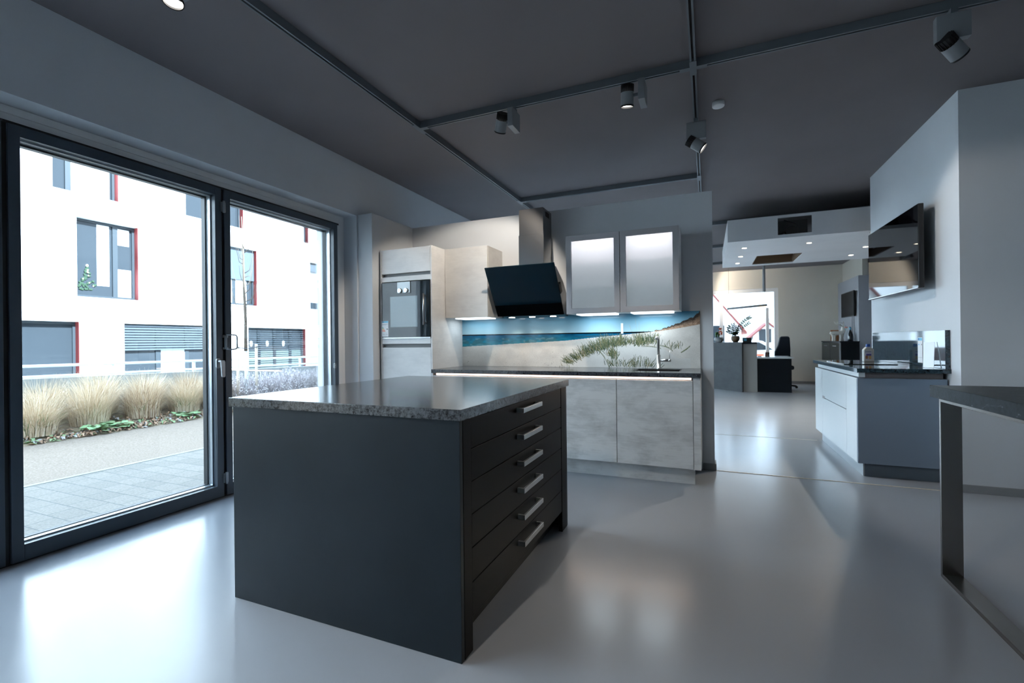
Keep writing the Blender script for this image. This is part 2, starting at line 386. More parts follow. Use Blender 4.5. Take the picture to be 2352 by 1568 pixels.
h.build('lever_handle', M_nickel, d4, bevel=0.002)
h = MB().prism([(3.567 + 0.011 * math.cos(t), (0.966 if math.sin(t) > 0 else 0.934) + 0.011 * math.sin(t)) for t in [2 * math.pi * i / 24 for i in range(24)]], 'x', -3.43, -3.420)
h.tube((-3.42, 3.567, 0.955), (-3.414, 3.567, 0.955), 0.006); h.build('lock_plate', M_nickel, d5, bevel=0.001)

# far shop window on the left wall behind the partition
wn = bpy.data.objects.new('window_1', None); COL.objects.link(wn); wn.location = (-3.5, 9.6, 0); struct(wn)
f = MB()
for y in (5.3, 6.9, 8.5, 10.1, 11.7, 13.24): f.box(-3.48, -3.54, y, y + 0.06, 0, 2.487)
f.box(-3.48, -3.54, 5.3, 13.3, 2.42, 2.487).box(-3.48, -3.54, 5.3, 13.3, 0, 0.08); f.build('window_frame', M_alu, wn)
box('window_pane', -3.505, -3.512, 5.36, 13.24, 0.08, 2.42, M_glass, wn)
# far end window
wn = bpy.data.objects.new('window_2', None); COL.objects.link(wn); wn.location = (-0.5, 14.1, 0); struct(wn)
f = MB(); F0, F1 = YF + 0.02, YF + 0.10
f.box(-2.9, 1.72, F0, F1, 2.42, 2.52).box(1.625, 1.72, F0, F1, 0, 2.42).box(0.298, 0.392, F0, F1, 0, 2.42).box(-1.3, -1.2, F0, F1, 0, 2.42).box(-2.9, -2.8, F0, F1, 0, 2.42).box(-2.8, 1.625, F0, F1, 0.0, 0.1)
f.box(1.43, 1.50, F0, F1, 0.1, 2.0)
f.build('window_frame', M_white, wn, bevel=0.004)
box('window_pane', -2.8, 1.625, YF + 0.055, YF + 0.062, 0.1, 2.42, M_glass, wn)

# ================================================================== KITCHEN ISLAND
isl = empty('kitchen_island', (-1.434, 2.166, 0), 'charcoal kitchen island with six drawers and a plain closed end panel', 'kitchen island')
box('end_panel', -2.033, -0.835, 1.476, 1.498, 0, 0.884, M_isl, isl, bevel=0.0015)
box('end_panel', -2.033, -0.835, 2.833, 2.855, 0, 0.884, M_isl, isl, bevel=0.0015)
box('back_panel', -2.033, -2.013, 1.499, 2.832, 0, 0.884, M_isl, isl, bevel=0.0015)
MB().box(-2.012, -0.858, 1.499, 2.832, 0.125, 0.883).build('carcass', M_black, isl)
box('corner_stile', -0.857, -0.834, 1.499, 1.562, 0, 0.884, M_isld, isl, bevel=0.0015)
box('corner_stile', -0.857, -0.834, 2.736, 2.832, 0, 0.884, M_isld, isl, bevel=0.0015)
MB().box(-0.93, -0.915, 1.50, 2.832, 0, 0.124).box(-2.0, -0.93, 1.6, 2.7, 0.0, 0.124).build('plinth', M_black, isl)
zz = [0.881, 0.764, 0.639, 0.514, 0.387, 0.256, 0.124]
for k in range(6):
    dr = box('drawer', -0.857, -0.836, 1.565, 2.733, zz[k + 1] + 0.002, zz[k] - 0.002, M_isld, isl, bevel=0.0012)
    zc = 0.846 - 0.1255 * k
    h = MB().box(-0.807, -0.797, 2.02, 2.285, zc - 0.0115, zc + 0.0115).box(-0.8355, -0.807, 2.02, 2.034, zc - 0.0115, zc + 0.0115).box(-0.8355, -0.807, 2.271, 2.285, zc - 0.0115, zc + 0.0115)
    h.build('handle', M_steelh, dr, bevel=0.0015)
t = box('granite_worktop', -2.047, -0.822, 1.464, 2.868, 0.885, 0.926, M_gran, bevel=0.0025, seg=3)
tag(t, 'leathered dark granite worktop lying on the charcoal kitchen island', 'worktop')

# ================================================================== KITCHEN RUN ON THE PARTITION
edges = [(-2.497, -1.905), (-1.903, -1.307), (-1.305, -0.709), (-0.707, -0.113)]
names = ['concrete-look base cabinet at the tall cabinet, mostly hidden by the island',
         'concrete-look base cabinet behind the middle of the island, second from the tall cabinet',
         'concrete-look base cabinet half hidden behind the corner of the island',
         'concrete-look base cabinet under the sink, fully in view']
for i, (a, b) in enumerate(edges):
    r = empty('base_cabinet', ((a + b) / 2, 4.2, 0.148), names[i], 'cabinet', 'base cabinets under the sink worktop')
    if i < 3: box('carcass', a, b, 3.922, 4.505, 0.148, 0.846, M_groove, r)
    else: MB().box(a, b, 3.922, 4.505, 0.148, 0.735).box(a, b, 3.922, 4.04, 0.735, 0.846).build('carcass', M_groove, r)
    box('door', a + 0.0015, b - 0.0015, 3.90, 3.920, 0.152, 0.846, M_conc, r, bevel=0.001)
ep = tag(box('end_panel', -0.111, -0.058, 3.90, 4.505, 0.148, 0.871, M_conc, bevel=0.001), 'narrow concrete-look end panel closing the kitchen run beside the partition end', 'panel')
pl = tag(box('plinth_board', -2.497, -0.107, 4.02, 4.04, 0.0, 0.1475, M_conc, bevel=0.001), 'long concrete-look plinth board under the base cabinets of the sink run', 'plinth')
led = empty('led_light_strip', (-1.3, 3.93, 0.848), 'warm glowing light strip running below the edge of the sink worktop', 'light strip')
MB().box(-2.49, -0.113, 3.925, 3.96, 0.848, 0.871).build('profile', M_alu, led)
MB().box(-2.47, -0.125, 3.915, 3.9245, 0.852, 0.869).build('diffuser', M_led, led)
lamp('AREA', 'strip_light', (-1.3, 3.905, 0.861), 2.0, (1.0, 0.78, 0.62), (-1.3, 3.0, 0.55), led, 2.3, 0.012)
# sink worktop with cut-out
SX0, SX1, SY0, SY1 = -0.60, -0.215, 4.08, 4.38
wt = MB().box(-2.497, SX0, 3.87, 4.518, 0.872, 0.908).box(SX1, -0.055, 3.87, 4.518, 0.872, 0.908).box(SX0, SX1, 3.87, SY0, 0.872, 0.908).box(SX0, SX1, SY1, 4.518, 0.872, 0.908)
tag(wt.build('granite_worktop', M_gran2), 'long dark granite worktop with the sink, in front of the beach mural', 'worktop')
sk = MB(); th = 0.012
sk.box(SX0 + .001, SX0 + th, SY0 + .001, SY1 - .001, 0.76, 0.905).box(SX1 - th, SX1 - .001, SY0 + .001, SY1 - .001, 0.76, 0.905).box(SX0 + th, SX1 - th, SY0 + .001, SY0 + th, 0.76, 0.905).box(SX0 + th, SX1 - th, SY1 - th, SY1 - .001, 0.76, 0.905).box(SX0 + .001, SX1 - .001, SY0 + .001, SY1 - .001, 0.75, 0.76)
snk = empty('kitchen_sink', (-0.41, 4.23, 0.75), 'black rectangular sink sunk into the granite worktop below the mural', 'sink')
sk.build('basin', M_plast, snk)
MB().lathe([(0, 0.004), (0.04, 0.004), (0.045, 0.0)], (-0.41, 4.23, 0.7601), 24).build('drain', M_steelh, snk)
tp = empty('kitchen_tap', (-0.42, 4.44, 0.908), 'brushed steel column tap with a side lever behind the sink', 'tap')
MB().lathe([(0.024, 0), (0.024, 0.006), (0.019, 0.008), (0.019, 0.125), (0.0165, 0.128), (0.0165, 0.0)], (-0.42, 4.44, 0.9085)).build('tap_body', M_steel, tp)
MB().path([(-0.42, 4.44, 1.03), (-0.42, 4.44, 1.17), (-0.42, 4.435, 1.185), (-0.42, 4.42, 1.192), (-0.418, 4.30, 1.192), (-0.418, 4.262, 1.190), (-0.418, 4.256, 1.175)], 0.0115, 16).build('spout', M_steel, tp)
MB().tube((-0.405, 4.44, 0.985), (-0.335, 4.43, 0.985), 0.0125).tube((-0.334, 4.43, 0.985), (-0.312, 4.427, 0.985), 0.0125, 0.0125).build('lever_hub', M_steel, tp)
MB().tube((-0.322, 4.428, 0.995), (-0.320, 4.43, 1.075), 0.003).build('lever', M_steel, tp)

# beach mural, a dense grid coloured like a printed picture
MX0, MX1, MZ0, MZ1, MY = -2.498, -0.065, 0.909, 1.43, 4.505
nx, nz = 840, 178
X = MX0 + (np.arange(nx) + .5) / nx * (MX1 - MX0); Z = MZ0 + (np.arange(nz) + .5) / nz * (MZ1 - MZ0)
rs = np.random.RandomState(5)
def sm_noise(nu, nv, w_, h_):
    gq = rs.rand(nv + 2, nu + 2); u = np.linspace(0, nu, w_, endpoint=False); v = np.linspace(0, nv, h_, endpoint=False)
    iu, iv = u.astype(int), v.astype(int); fu, fv = u - iu, v - iv; fu = fu * fu * (3 - 2 * fu); fv = (fv * fv * (3 - 2 * fv))[:, None]
    a = gq[iv][:, iu]; b = gq[iv][:, iu + 1]; c = gq[iv + 1][:, iu]; d = gq[iv + 1][:, iu + 1]
    return (a * (1 - fu) + b * fu) * (1 - fv) + (c * (1 - fu) + d * fu) * fv
XX, ZZ = np.meshgrid(X, Z)
def mixc(a, b, t): t = np.clip(t, 0, 1)[..., None]; return np.array(a) * (1 - t) + np.array(b) * t
img = mixc((0.40, 0.60, 0.68), (0.06, 0.25, 0.40), ((ZZ - 1.25) / 0.19) ** 0.9)
hz = 1.240
shore = np.interp(X, [-2.515, -1.316, -1.006, -0.7, -0.5, -0.42, -0.3, -0.2, -0.065], [1.118, 1.174, 1.203, 1.228, 1.246, 1.256, 1.272, 1.288, 1.312])[None, :]
sea = (ZZ < hz) & (ZZ >= shore)
wv = sm_noise(70, 40, nx, nz); wv2 = sm_noise(24, 16, nx, nz); depth = np.clip((hz - ZZ) / 0.12, 0, 1)
sc_ = mixc((0.004, 0.085, 0.19), (0.02, 0.24, 0.33), depth * 1.1)
sc_ = sc_ * (0.75 + 0.5 * wv)[..., None]
foam = (wv * 0.6 + wv2 * 0.4 > 0.70) & (depth > 0.25)
sc_[foam] = sc_[foam] * 0.5 + np.array((0.14, 0.26, 0.29)) * 0.5
grn = (wv2 > 0.6) & (depth > 0.3) & ~foam; sc_[grn] = sc_[grn] * 0.6 + np.array((0.06, 0.12, 0.10)) * 0.4
img[sea] = sc_[sea]
pier = (np.abs(ZZ - (1.214 + (XX + 1.0) * 0.012)) < 0.0022) & (XX > -1.22) & (XX < -0.70); img[pier] = (0.05, 0.07, 0.08)
sand = ZZ < shore
n1 = sm_noise(30, 10, nx, nz); n2 = sm_noise(300, 90, nx, nz)
sd_ = mixc((0.60, 0.58, 0.55), (0.70, 0.68, 0.64), n1) * (0.94 + 0.10 * n2)[..., None]
img[sand] = sd_[sand]
wet = sand & (ZZ > shore - 0.006) & (ZZ < shore); img[wet & (XX < -0.9)] = (0.66, 0.67, 0.66)
stn = sand & (sm_noise(260, 70, nx, nz) > 0.93) & (XX < -1.3) & (ZZ < 1.06); img[stn] *= 0.6
# brighter foreground dune
dune = np.interp(X, [-1.36, -1.25, -1.12, -1.0, -0.88, -0.75, -0.6, -0.4, -0.25], [0.90, 0.955, 1.02, 1.06, 1.10, 1.118, 1.12, 1.10, 1.0])[None, :]
dm = sand & (ZZ < dune) & (XX > -1.36) & (XX < -0.15); img[dm] = img[dm] * 0.55 + np.array((0.66, 0.68, 0.68)) * 0.45
# vegetated ridge at the right
top = np.interp(X, [-0.47, -0.41, -0.30, -0.185, -0.12, -0.067], [1.255, 1.268, 1.305, 1.350, 1.375, 1.425])[None, :] + (sm_noise(160, 1, nx, 1) - .5) * 0.014
rg = (ZZ < top) & (ZZ > shore - 0.004) & (XX > -0.46)
tt = (ZZ - shore) / np.maximum(top - shore, 1e-3)
rc = mixc((0.40, 0.27, 0.19), (0.07, 0.055, 0.045), (tt - 0.25) / 0.5) * (0.6 + 0.8 * sm_noise(260, 110, nx, nz))[..., None]
img[rg] = rc[rg]
def blade(x0, z0, x1, z1, bend, wd, col):
    n_ = 26; t = np.linspace(0, 1, n_)
    cx, cz = (x0 + x1) / 2 + bend, (z0 + z1) / 2 + abs(bend) * .3
    bx = (1 - t) ** 2 * x0 + 2 * t * (1 - t) * cx + t * t * x1; bz = (1 - t) ** 2 * z0 + 2 * t * (1 - t) * cz + t * t * z1
    for q in np.arange(0, n_ - 1):
        for s_ in (0, .5):
            x = bx[q] + (bx[q + 1] - bx[q]) * s_; z = bz[q] + (bz[q + 1] - bz[q]) * s_
            i = int((x - MX0) / (MX1 - MX0) * nx); j = int((z - MZ0) / (MZ1 - MZ0) * nz)
            k = wd if t[q] < .6 else 0
            for di in range(0, k + 1):
                if 0 <= i + di < nx and 0 <= j < nz: img[j, i + di] = img[j, i + di] * 0.3 + np.array(col) * 0.7
GR = [(0.05, 0.08, 0.035), (0.10, 0.13, 0.06), (0.20, 0.21, 0.10), (0.26, 0.22, 0.13), (0.04, 0.07, 0.05), (0.14, 0.17, 0.12)]
def clump(cx, cz, wx, n_, hgt, lean=0.0, spread=0.6, cols=GR):
    for _ in range(n_):
        x = cx + rs.randn() * wx; z = cz + rs.randn() * 0.010 + (0 if wx < .05 else 0)
        h_ = hgt * (0.45 + 0.7 * rs.rand()); a = lean + rs.randn() * spread * 0.5
        blade(x, z, x + math.sin(a) * h_, z + math.cos(a) * h_, rs.randn() * 0.012, rs.randint(0, 2), cols[rs.randint(len(cols))])
for cx, cz, wx, n_, hg, ln in ((-1.28, 0.955, 0.03, 60, 0.07, -0.9), (-1.20, 0.99, 0.03, 60, 0.08, -0.8), (-1.13, 1.025, 0.03, 60, 0.09, -0.4), (-1.05, 1.055, 0.035, 60, 0.09, -0.4), (-0.97, 1.085, 0.04, 90, 0.10, -0.3), (-0.90, 1.11, 0.04, 110, 0.12, -0.1),
                               (-0.82, 1.12, 0.03, 60, 0.10, 0.2), (-0.77, 1.13, 0.03, 60, 0.09, 0.1), (-0.70, 1.14, 0.03, 25, 0.08, 0.2), (-0.60, 1.13, 0.035, 70, 0.11, 0.0), (-0.53, 1.14, 0.04, 60, 0.09, 0.1), (-0.46, 1.15, 0.03, 24, 0.08, 0.2),
                               (-0.86, 1.03, 0.025, 55, 0.09, -0.2), (-0.83, 1.0, 0.02, 30, 0.08, 0.1), (-0.82, 0.925, 0.05, 40, 0.08, -0.2), (-0.61, 0.92, 0.05, 40, 0.10, 0.0), (-0.47, 0.925, 0.04, 22, 0.07, 0.5), (-0.28, 1.10, 0.04, 22, 0.06, 0.3), (-0.70, 0.93, 0.02, 12, 0.08, 0.5), (-1.33, 0.915, 0.05, 8, 0.03, 0.0)):
    clump(cx, cz, wx, n_, hg, ln)
for x0, z0, x1, z1 in ((-0.61, 1.14, -0.635, 1.38), (-0.60, 1.16, -0.60, 1.35), (-0.64, 1.15, -0.69, 1.32), (-0.90, 1.12, -0.91, 1.29), (-0.56, 1.15, -0.50, 1.29)):
    blade(x0, z0, x1, z1, 0.004, 0, (0.40, 0.36, 0.22)); 
for x0, z0, x1, z1, b in ((-0.58, 1.11, -0.40, 1.085, 0.04), (-0.44, 1.12, -0.30, 1.06, 0.05), (-0.23, 1.05, -0.15, 1.11, 0.02), (-1.0, 1.08, -0.90, 0.93, 0.03)):
    for q in range(3): blade(x0, z0 + q * .004, x1, z1 + q * .004, b, 1, GR[q])
img = np.clip(img, 0, 1)
# the shades themselves are print colours; write them on a vertex grid
me = bpy.data.meshes.new('mural_print')
gx = MX0 + np.arange(nx + 1) / nx * (MX1 - MX0); gz = MZ0 + np.arange(nz + 1) / nz * (MZ1 - MZ0)
GX, GZ = np.meshgrid(gx, gz); V = np.stack([GX.ravel(), np.full(GX.size, MY), GZ.ravel()], 1) - np.array((-1.29, 4.511, 0.909))
me.vertices.add(len(V)); me.vertices.foreach_set('co', V.ravel())
I = (np.arange(nz)[:, None] * (nx + 1) + np.arange(nx)[None, :]).ravel()
F = np.stack([I, I + 1, I + nx + 2, I + nx + 1], 1)
me.loops.add(F.size); me.loops.foreach_set('vertex_index', F.ravel()); me.polygons.add(len(F)); me.polygons.foreach_set('loop_start', np.arange(len(F)) * 4)
me.update(calc_edges=True)
ca = me.color_attributes.new('print', 'FLOAT_COLOR', 'CORNER')
cc = np.concatenate([img.reshape(-1, 3), np.ones((nx * nz, 1))], 1); ca.data.foreach_set('color', np.repeat(cc, 4, 0).ravel().astype(np.float32))
M_mural = mat('printed_beach_picture', (1, 1, 1), 0.10, spec=0.35)
at_ = N(M_mural, 'ShaderNodeAttribute', attribute_name='print'); L(M_mural, at_.outputs['Color'], P(M_mural).inputs['Base Color'])
me.materials.append(M_mural)
spl = empty('splashback_mural', (-1.29, 4.511, 0.909), 'glass splashback printed with a beach, blue sea and dune grass', 'splashback')
mo = bpy.data.objects.new('printed_picture', me); COL.objects.link(mo); mo.parent = spl
box('glass_backing', MX0, MX1, MY + 0.0005, 4.519, MZ0, MZ1, mat('glass_edge', (0.25, 0.38, 0.36), 0.2), spl)
MB().box(-0.768, -0.746, 4.500, 4.5045, 1.235, 1.335).build('white_sticker', M_paper, spl)['label'] = 'white paper strip'

# tall cabinet with built-in oven
YT = 3.90
tall = empty('tall_cabinet', (-2.80, 4.2, 0), 'tall pale concrete-look cabinet with a built-in oven at the wall corner', 'cabinet')
box('side_panel', -2.515, -2.499, YT - 0.0, 4.518, 0.0, 2.13, M_tallf, tall, bevel=0.001)
box('side_panel', -3.122, -3.106, YT - 0.0, 4.518, 0.0, 2.13, M_tallf, tall, bevel=0.001)
MB().box(-3.105, -2.516, 4.20, 4.515, 0.1, 2.125).box(-3.105, -2.516, YT + 0.03, 4.2, 0.1, 1.12).box(-3.105, -2.516, YT + 0.03, 4.2, 1.88, 2.125).box(-3.105, -2.516, YT + .035, 4.2, 1.12, 1.16).box(-3.105, -2.516, YT + .035, 4.2, 1.845, 1.88).build('carcass', M_groove, tall)
box('door', -3.103, -2.518, YT, YT + 0.02, 1.878, 2.125, M_tallf, tall, bevel=0.001)
box('door', -3.103, -2.518, YT, YT + 0.02, 0.10, 1.122, M_tallf, tall, bevel=0.001)
box('filler_strip', -3.103, -2.518, YT, YT + 0.03, 1.795, 1.845, M_tallf, tall, bevel=0.001)
box('filler_strip', -3.103, -2.518, YT, YT + 0.03, 1.16, 1.212, M_tallf, tall, bevel=0.001)
box('plinth', -3.105, -2.516, YT + 0.06, YT + 0.08, 0, 0.098, M_tallf, tall)
ov = empty('built_in_oven', (-2.81, 4.0, 1.213), 'mirror glass oven with two knobs and bar handle in the tall cabinet', 'oven')
box('oven_body', -3.10, -2.52, YT + 0.022, 4.19, 1.216, 1.79, M_plast, ov)
box('glass_front', -3.102, -2.519, YT - 0.012, YT + 0.02, 1.228, 1.786, M_ovg, ov, bevel=0.0015)
box('steel_trim', -3.102, -2.519, YT - 0.006, YT + 0.02, 1.214, 1.226, M_steelh, ov)
box('inner_window', -2.99, -2.66, YT - 0.0135, YT - 0.0122, 1.33, 1.64, mat('oven_window', (0.06, 0.10, 0.12), 0.02, spec=0.7), ov)
box('control_panel', -2.90, -2.745, YT - 0.0155, YT - 0.0122, 1.675, 1.784, mat('control_glass', (0.25, 0.30, 0.32), 0.03, spec=1.0), ov)
MB().box(-2.745, -2.739, YT - 0.0165, YT - 0.0122, 1.668, 1.784).build('panel_edge', M_black, ov)
for kx in (-2.866, -2.792): MB().tube((kx, YT - 0.0156, 1.697), (kx, YT - 0.032, 1.697), 0.024, 0.022, 28).tube((kx, YT - 0.032, 1.697), (kx, YT - 0.034, 1.697), 0.017, 0.017, 28).build('knob', M_steelh, ov)
MB().tube((-2.568, YT - 0.048, 1.345), (-2.568, YT - 0.048, 1.655), 0.009).tube((-2.568, YT - 0.012, 1.365), (-2.568, YT - 0.048, 1.365), 0.006).tube((-2.568, YT - 0.012, 1.635), (-2.568, YT - 0.048, 1.635), 0.006).build('handle', M_steelh, ov)
def energy_label(parent, x0, x1, z0, z1, y):
    m = MB(); W_, H_ = x1 - x0, z1 - z0
    def q(a, b, c, d, mi, e=0.0003): m.box(x0 + a * W_, x0 + b * W_, y - e, y, z0 + c * H_, z0 + d * H_, mi)
    m.box(x0, x1, y, y + 0.0006, z0, z1, 0)
    q(0.02, 0.98, 0.90, 0.985, 2); q(0.06, 0.26, 0.91, 0.97, 1); q(0.05, 0.9, 0.80, 0.82, 5); q(0.05, 0.7, 0.75, 0.765, 5)
    q(0.05, 0.22, 0.58, 0.61, 3); q(0.05, 0.28, 0.53, 0.56, 3); q(0.05, 0.36, 0.48, 0.51, 6); q(0.05, 0.42, 0.43, 0.46, 6); q(0.05, 0.48, 0.38, 0.41, 4); q(0.05, 0.54, 0.33, 0.36, 4)
    q(0.72, 0.92, 0.46, 0.51, 7); q(0.1, 0.9, 0.24, 0.25, 5); q(0.1, 0.45, 0.14, 0.17, 5); q(0.55, 0.9, 0.14, 0.17, 5); q(0.1, 0.9, 0.06, 0.07, 5)
    o = m.build('energy_label', [M_paper, M_blue, M_cyan, M_green, M_red, M_print, M_org, M_black], parent); return o
energy_label(ov, -3.097, -3.018, 1.235, 1.395, YT - 0.0128)['label'] = 'white energy label with coloured bars'

# wall cabinet left of the hood
uc = empty('wall_cabinet', (-2.255, 4.33, 1.42), 'pale concrete-look wall cabinet between the tall cabinet and the hood', 'cabinet')
M_up = concrete('wall_cabinet_laminate', (0.55, 0.54, 0.53), (0.66, 0.65, 0.63))
box('carcass', -2.497, -2.010, 4.172, 4.519, 1.42, 2.13, M_up, uc, bevel=0.001)
box('door', -2.495, -2.012, 4.15, 4.170, 1.42, 2.13, M_up, uc, bevel=0.001)
box('light_panel', -2.42, -2.06, 4.22, 4.44, 1.410, 1.4195, M_glowc, uc)
lamp('AREA', 'cabinet_light', (-2.25, 4.33, 1.40), 0.6, (0.80, 0.93, 1.0), (-2.25, 4.33, 0.9), uc, 0.34, 0.2)

# range hood
hd = empty('range_hood', (-1.62, 4.3, 1.41), 'slanted black glass range hood with a steel chimney', 'range hood')
gp = [(4.000, 1.876), (4.300, 1.425)]
nrm = Vector((0, gp[1][1] - gp[0][1], -(gp[1][0] - gp[0][0]))).normalized()  # pointing into the hood
nn = (-(gp[1][1] - gp[0][1]), (gp[1][0] - gp[0][0])); ln = math.hypot(*nn); nn = (nn[0] / ln, nn[1] / ln)
def off(p, d): return (p[0] + nn[0] * d, p[1] + nn[1] * d)
def lerp(t): return (gp[0][0] + (gp[1][0] - gp[0][0]) * t, gp[0][1] + (gp[1][1] - gp[0][1]) * t)
MB().prism([lerp(0), lerp(0.765), off(lerp(0.765), 0.014), off(lerp(0), 0.014)], 'x', -1.972, -1.272).build('glass_panel', M_hoodg, hd, bevel=0.002)
MB().prism([lerp(0.767), lerp(1), off(lerp(1), 0.014), off(lerp(0.767), 0.014)], 'x', -1.972, -1.272).build('lower_glass_panel', M_hoodg2, hd, bevel=0.002)
MB().prism([off(lerp(0.12), 0.015), off(lerp(0.97), 0.015), (4.50, 1.418), (4.50, 1.60), (4.36, 1.74), (4.12, 1.865)], 'x', -1.955, -1.29).build('hood_body', M_steelv, hd, bevel=0.003)
MB().prism([off(lerp(0.42), 0.016), off(lerp(0.60), 0.016), off(lerp(0.60), 0.07), off(lerp(0.42), 0.07)], 'x', -1.2895, -1.268).build('side_bracket', M_plast, hd)
MB().box(-1.715, -1.455, 4.255, 4.515, 1.70, 2.215).build('chimney_lower', M_steelv, hd, bevel=0.001)
ch = MB().box(-1.711, -1.459, 4.259, 4.515, 2.2152, 2.47).build('chimney_upper', M_steelv, hd, bevel=0.001)
MB().box(-1.4588, -1.4570, 4.33, 4.44, 2.40, 2.445).build('vent_slot', M_black, hd)
for i, xx in enumerate((-1.84, -1.62, -1.40)):
    MB().tube((xx, 4.36, 1.4175), (xx, 4.36, 1.412), 0.030, 0.030, 24).build('hood_spotlight', M_glow, hd)
    lamp('SPOT', 'hood_light', (xx, 4.37, 1.405), 1.6, (1, 0.80, 0.58), (xx, 4.46, 1.0), hd, 0.015, angle=80, blend=0.6)

# frosted glass wall cabinets
M_cabin = mat('cabinet_interior', (0.85, 0.85, 0.86), 0.5)
def glass_cab(x0, x1, label):
    r = empty('glass_wall_cabinet', ((x0 + x1) / 2, 4.33, 1.418), label, 'cabinet', 'lit glass wall cabinets')
    z0, z1, y0, y1 = 1.424, 2.133, 4.172, 4.519; t_ = 0.016
    MB().box(x0, x0 + t_, y0, y1, z0, z1).box(x1 - t_, x1, y0, y1, z0, z1).box(x0 + t_, x1 - t_, y0, y1, z0, z0 + t_).box(x0 + t_, x1 - t_, y0, y1, z1 - t_, z1).box(x0 + t_, x1 - t_, y1 - 0.01, y1, z0 + t_, z1 - t_).build('carcass', M_cabin, r)
    fw = 0.050; f = MB()
    a, b, c, d = x0 + .002, x1 - .002, 1.418, 2.136
    Y0, Y1 = 4.150, 4.170
    for poly in ([(a, c), (b, c), (b - fw, c + fw), (a + fw, c + fw)], [(a, d), (a + fw, d - fw), (b - fw, d - fw), (b, d)], [(a, c), (a + fw, c + fw), (a + fw, d - fw), (a, d)], [(b, c), (b, d), (b - fw, d - fw), (b - fw, c + fw)]):
        f.prism(poly, 'y', Y0, Y1)
    f.build('door_frame', M_aluf, r, bevel=0.001)
    MB().box(a + fw - .004, b - fw + .004, 4.160, 4.164, c + fw - .004, d - fw + .004).build('frosted_pane', M_frost, r)
    for z in (1.645, 1.872): box('shelf', x0 + t_, x1 - t_, y0 + 0.02, y1 - 0.012, z, z + 0.008, M_shelfg, r)
    box('light_bar', x0 + 0.05, x1 - 0.05, 4.20, 4.215, 2.105, 2.116, mat('cabinet_bar_glow', (1, 1, 1), emit=(0.97, 0.97, 1.0), es=3), r)
    lamp('AREA', 'cabinet_light', ((x0 + x1) / 2, 4.24, 2.10), 0.85, (0.97, 0.96, 1.0), ((x0 + x1) / 2, 4.36, 1.4), r, x1 - x0 - 0.1, 0.03)
    box('under_light', x0 + 0.08, x1 - 0.06, 4.21, 4.42, 1.410, 1.4235, M_glowc, r)
    lamp('AREA', 'under_cabinet_light', ((x0 + x1) / 2, 4.32, 1.402), 1.3, (0.80, 0.93, 1.0), ((x0 + x1) / 2, 4.32, 0.9), r, 0.3, 0.2)
    return r
glass_cab(-1.205, -0.7125, 'frosted glass wall cabinet with aluminium frame next to the black hood')
glass_cab(-0.7105, -0.218, 'frosted glass wall cabinet with aluminium frame nearest the partition end')

# ================================================================== TRACK LIGHTING
trk = empty('lighting_track', (-1.15, 3.3, HC), 'grey ceiling light track laid out in crossing rails', 'lighting track')
zt0, zt1, hw = 2.975, HC - 0.001, 0.018
def rail(x0, x1, y0, y1):
    m = MB()
    if x1 - x0 > y1 - y0:
        c = (y0 + y1) / 2; m.box(x0, x1, c - hw, c - hw + .011, zt0, zt1).box(x0, x1, c + hw - .011, c + hw, zt0, zt1).box(x0, x1, c - hw + .011, c + hw - .011, zt0 + 0.02, zt1, 1)
    else:
        c = (x0 + x1) / 2; m.box(c - hw, c - hw + .011, y0, y1, zt0, zt1).box(c + hw - .011, c + hw, y0, y1, zt0, zt1).box(c - hw + .011, c + hw - .011, y0, y1, zt0 + 0.02, zt1, 1)
    return m.build('rail', [M_track, M_trackd], trk)
RX1, RX2, RY0, RY1, RY2 = -2.232, -0.073, 1.05, 3.32, 5.60
hw2 = 0.019
rail(RX1, RX1, -2.0, RY1 - hw2); rail(RX1, RX1, RY1 + hw2, RY2 - hw2); rail(RX1, RX1, RY2 + hw2, 7.2)
rail(RX2, RX2, -2.0, RY1 - hw2); rail(RX2, RX2, RY1 + hw2, RY2 - hw2); rail(RX2, RX2, RY2 + hw2, 13)
rail(RX1 + hw2, RX2 - hw2, RY1, RY1); rail(RX2 + hw2, 4.6, RY1, RY1); rail(RX1 + hw2, RX2 - hw2, RY2, RY2); rail(RX1 + hw2, RX2 - hw2, RY0 - 1.0, RY0 - 1.0)
for yy in (8.0, 10.0, 12.25): rail(RX2 + hw2, 3.0, yy, yy)
rail(-3.0, RX2 - hw2, 12.25, 12.25)
for cx_, cy_, arms in ((RX1, RY1, ((-1, 0), (0, 1), (0, -1), (1, 0))[1:]), (RX2, RY1, ((1, 0), (-1, 0), (0, 1), (0, -1))), (RX1, RY2, ((1, 0), (0, 1), (0, -1))), (RX2, RY2, ((-1, 0), (0, 1), (0, -1)))):
    m = MB(); m.box(cx_ - .0215, cx_ + .0215, cy_ - .0215, cy_ + .0215, zt0 - .003, zt1)
    for ax, ay in arms:
        a0, a1 = 0.0215, 0.085
        if ax: m.box(cx_ + ax * a0, cx_ + ax * a1, cy_ - .0215, cy_ + .0215, zt0 - .003, zt1)
        else: m.box(cx_ - .0215, cx_ + .0215, cy_ + ay * a0, cy_ + ay * a1, zt0 - .003, zt1)
    m.build('connector', M_track, trk, bevel=0.001)

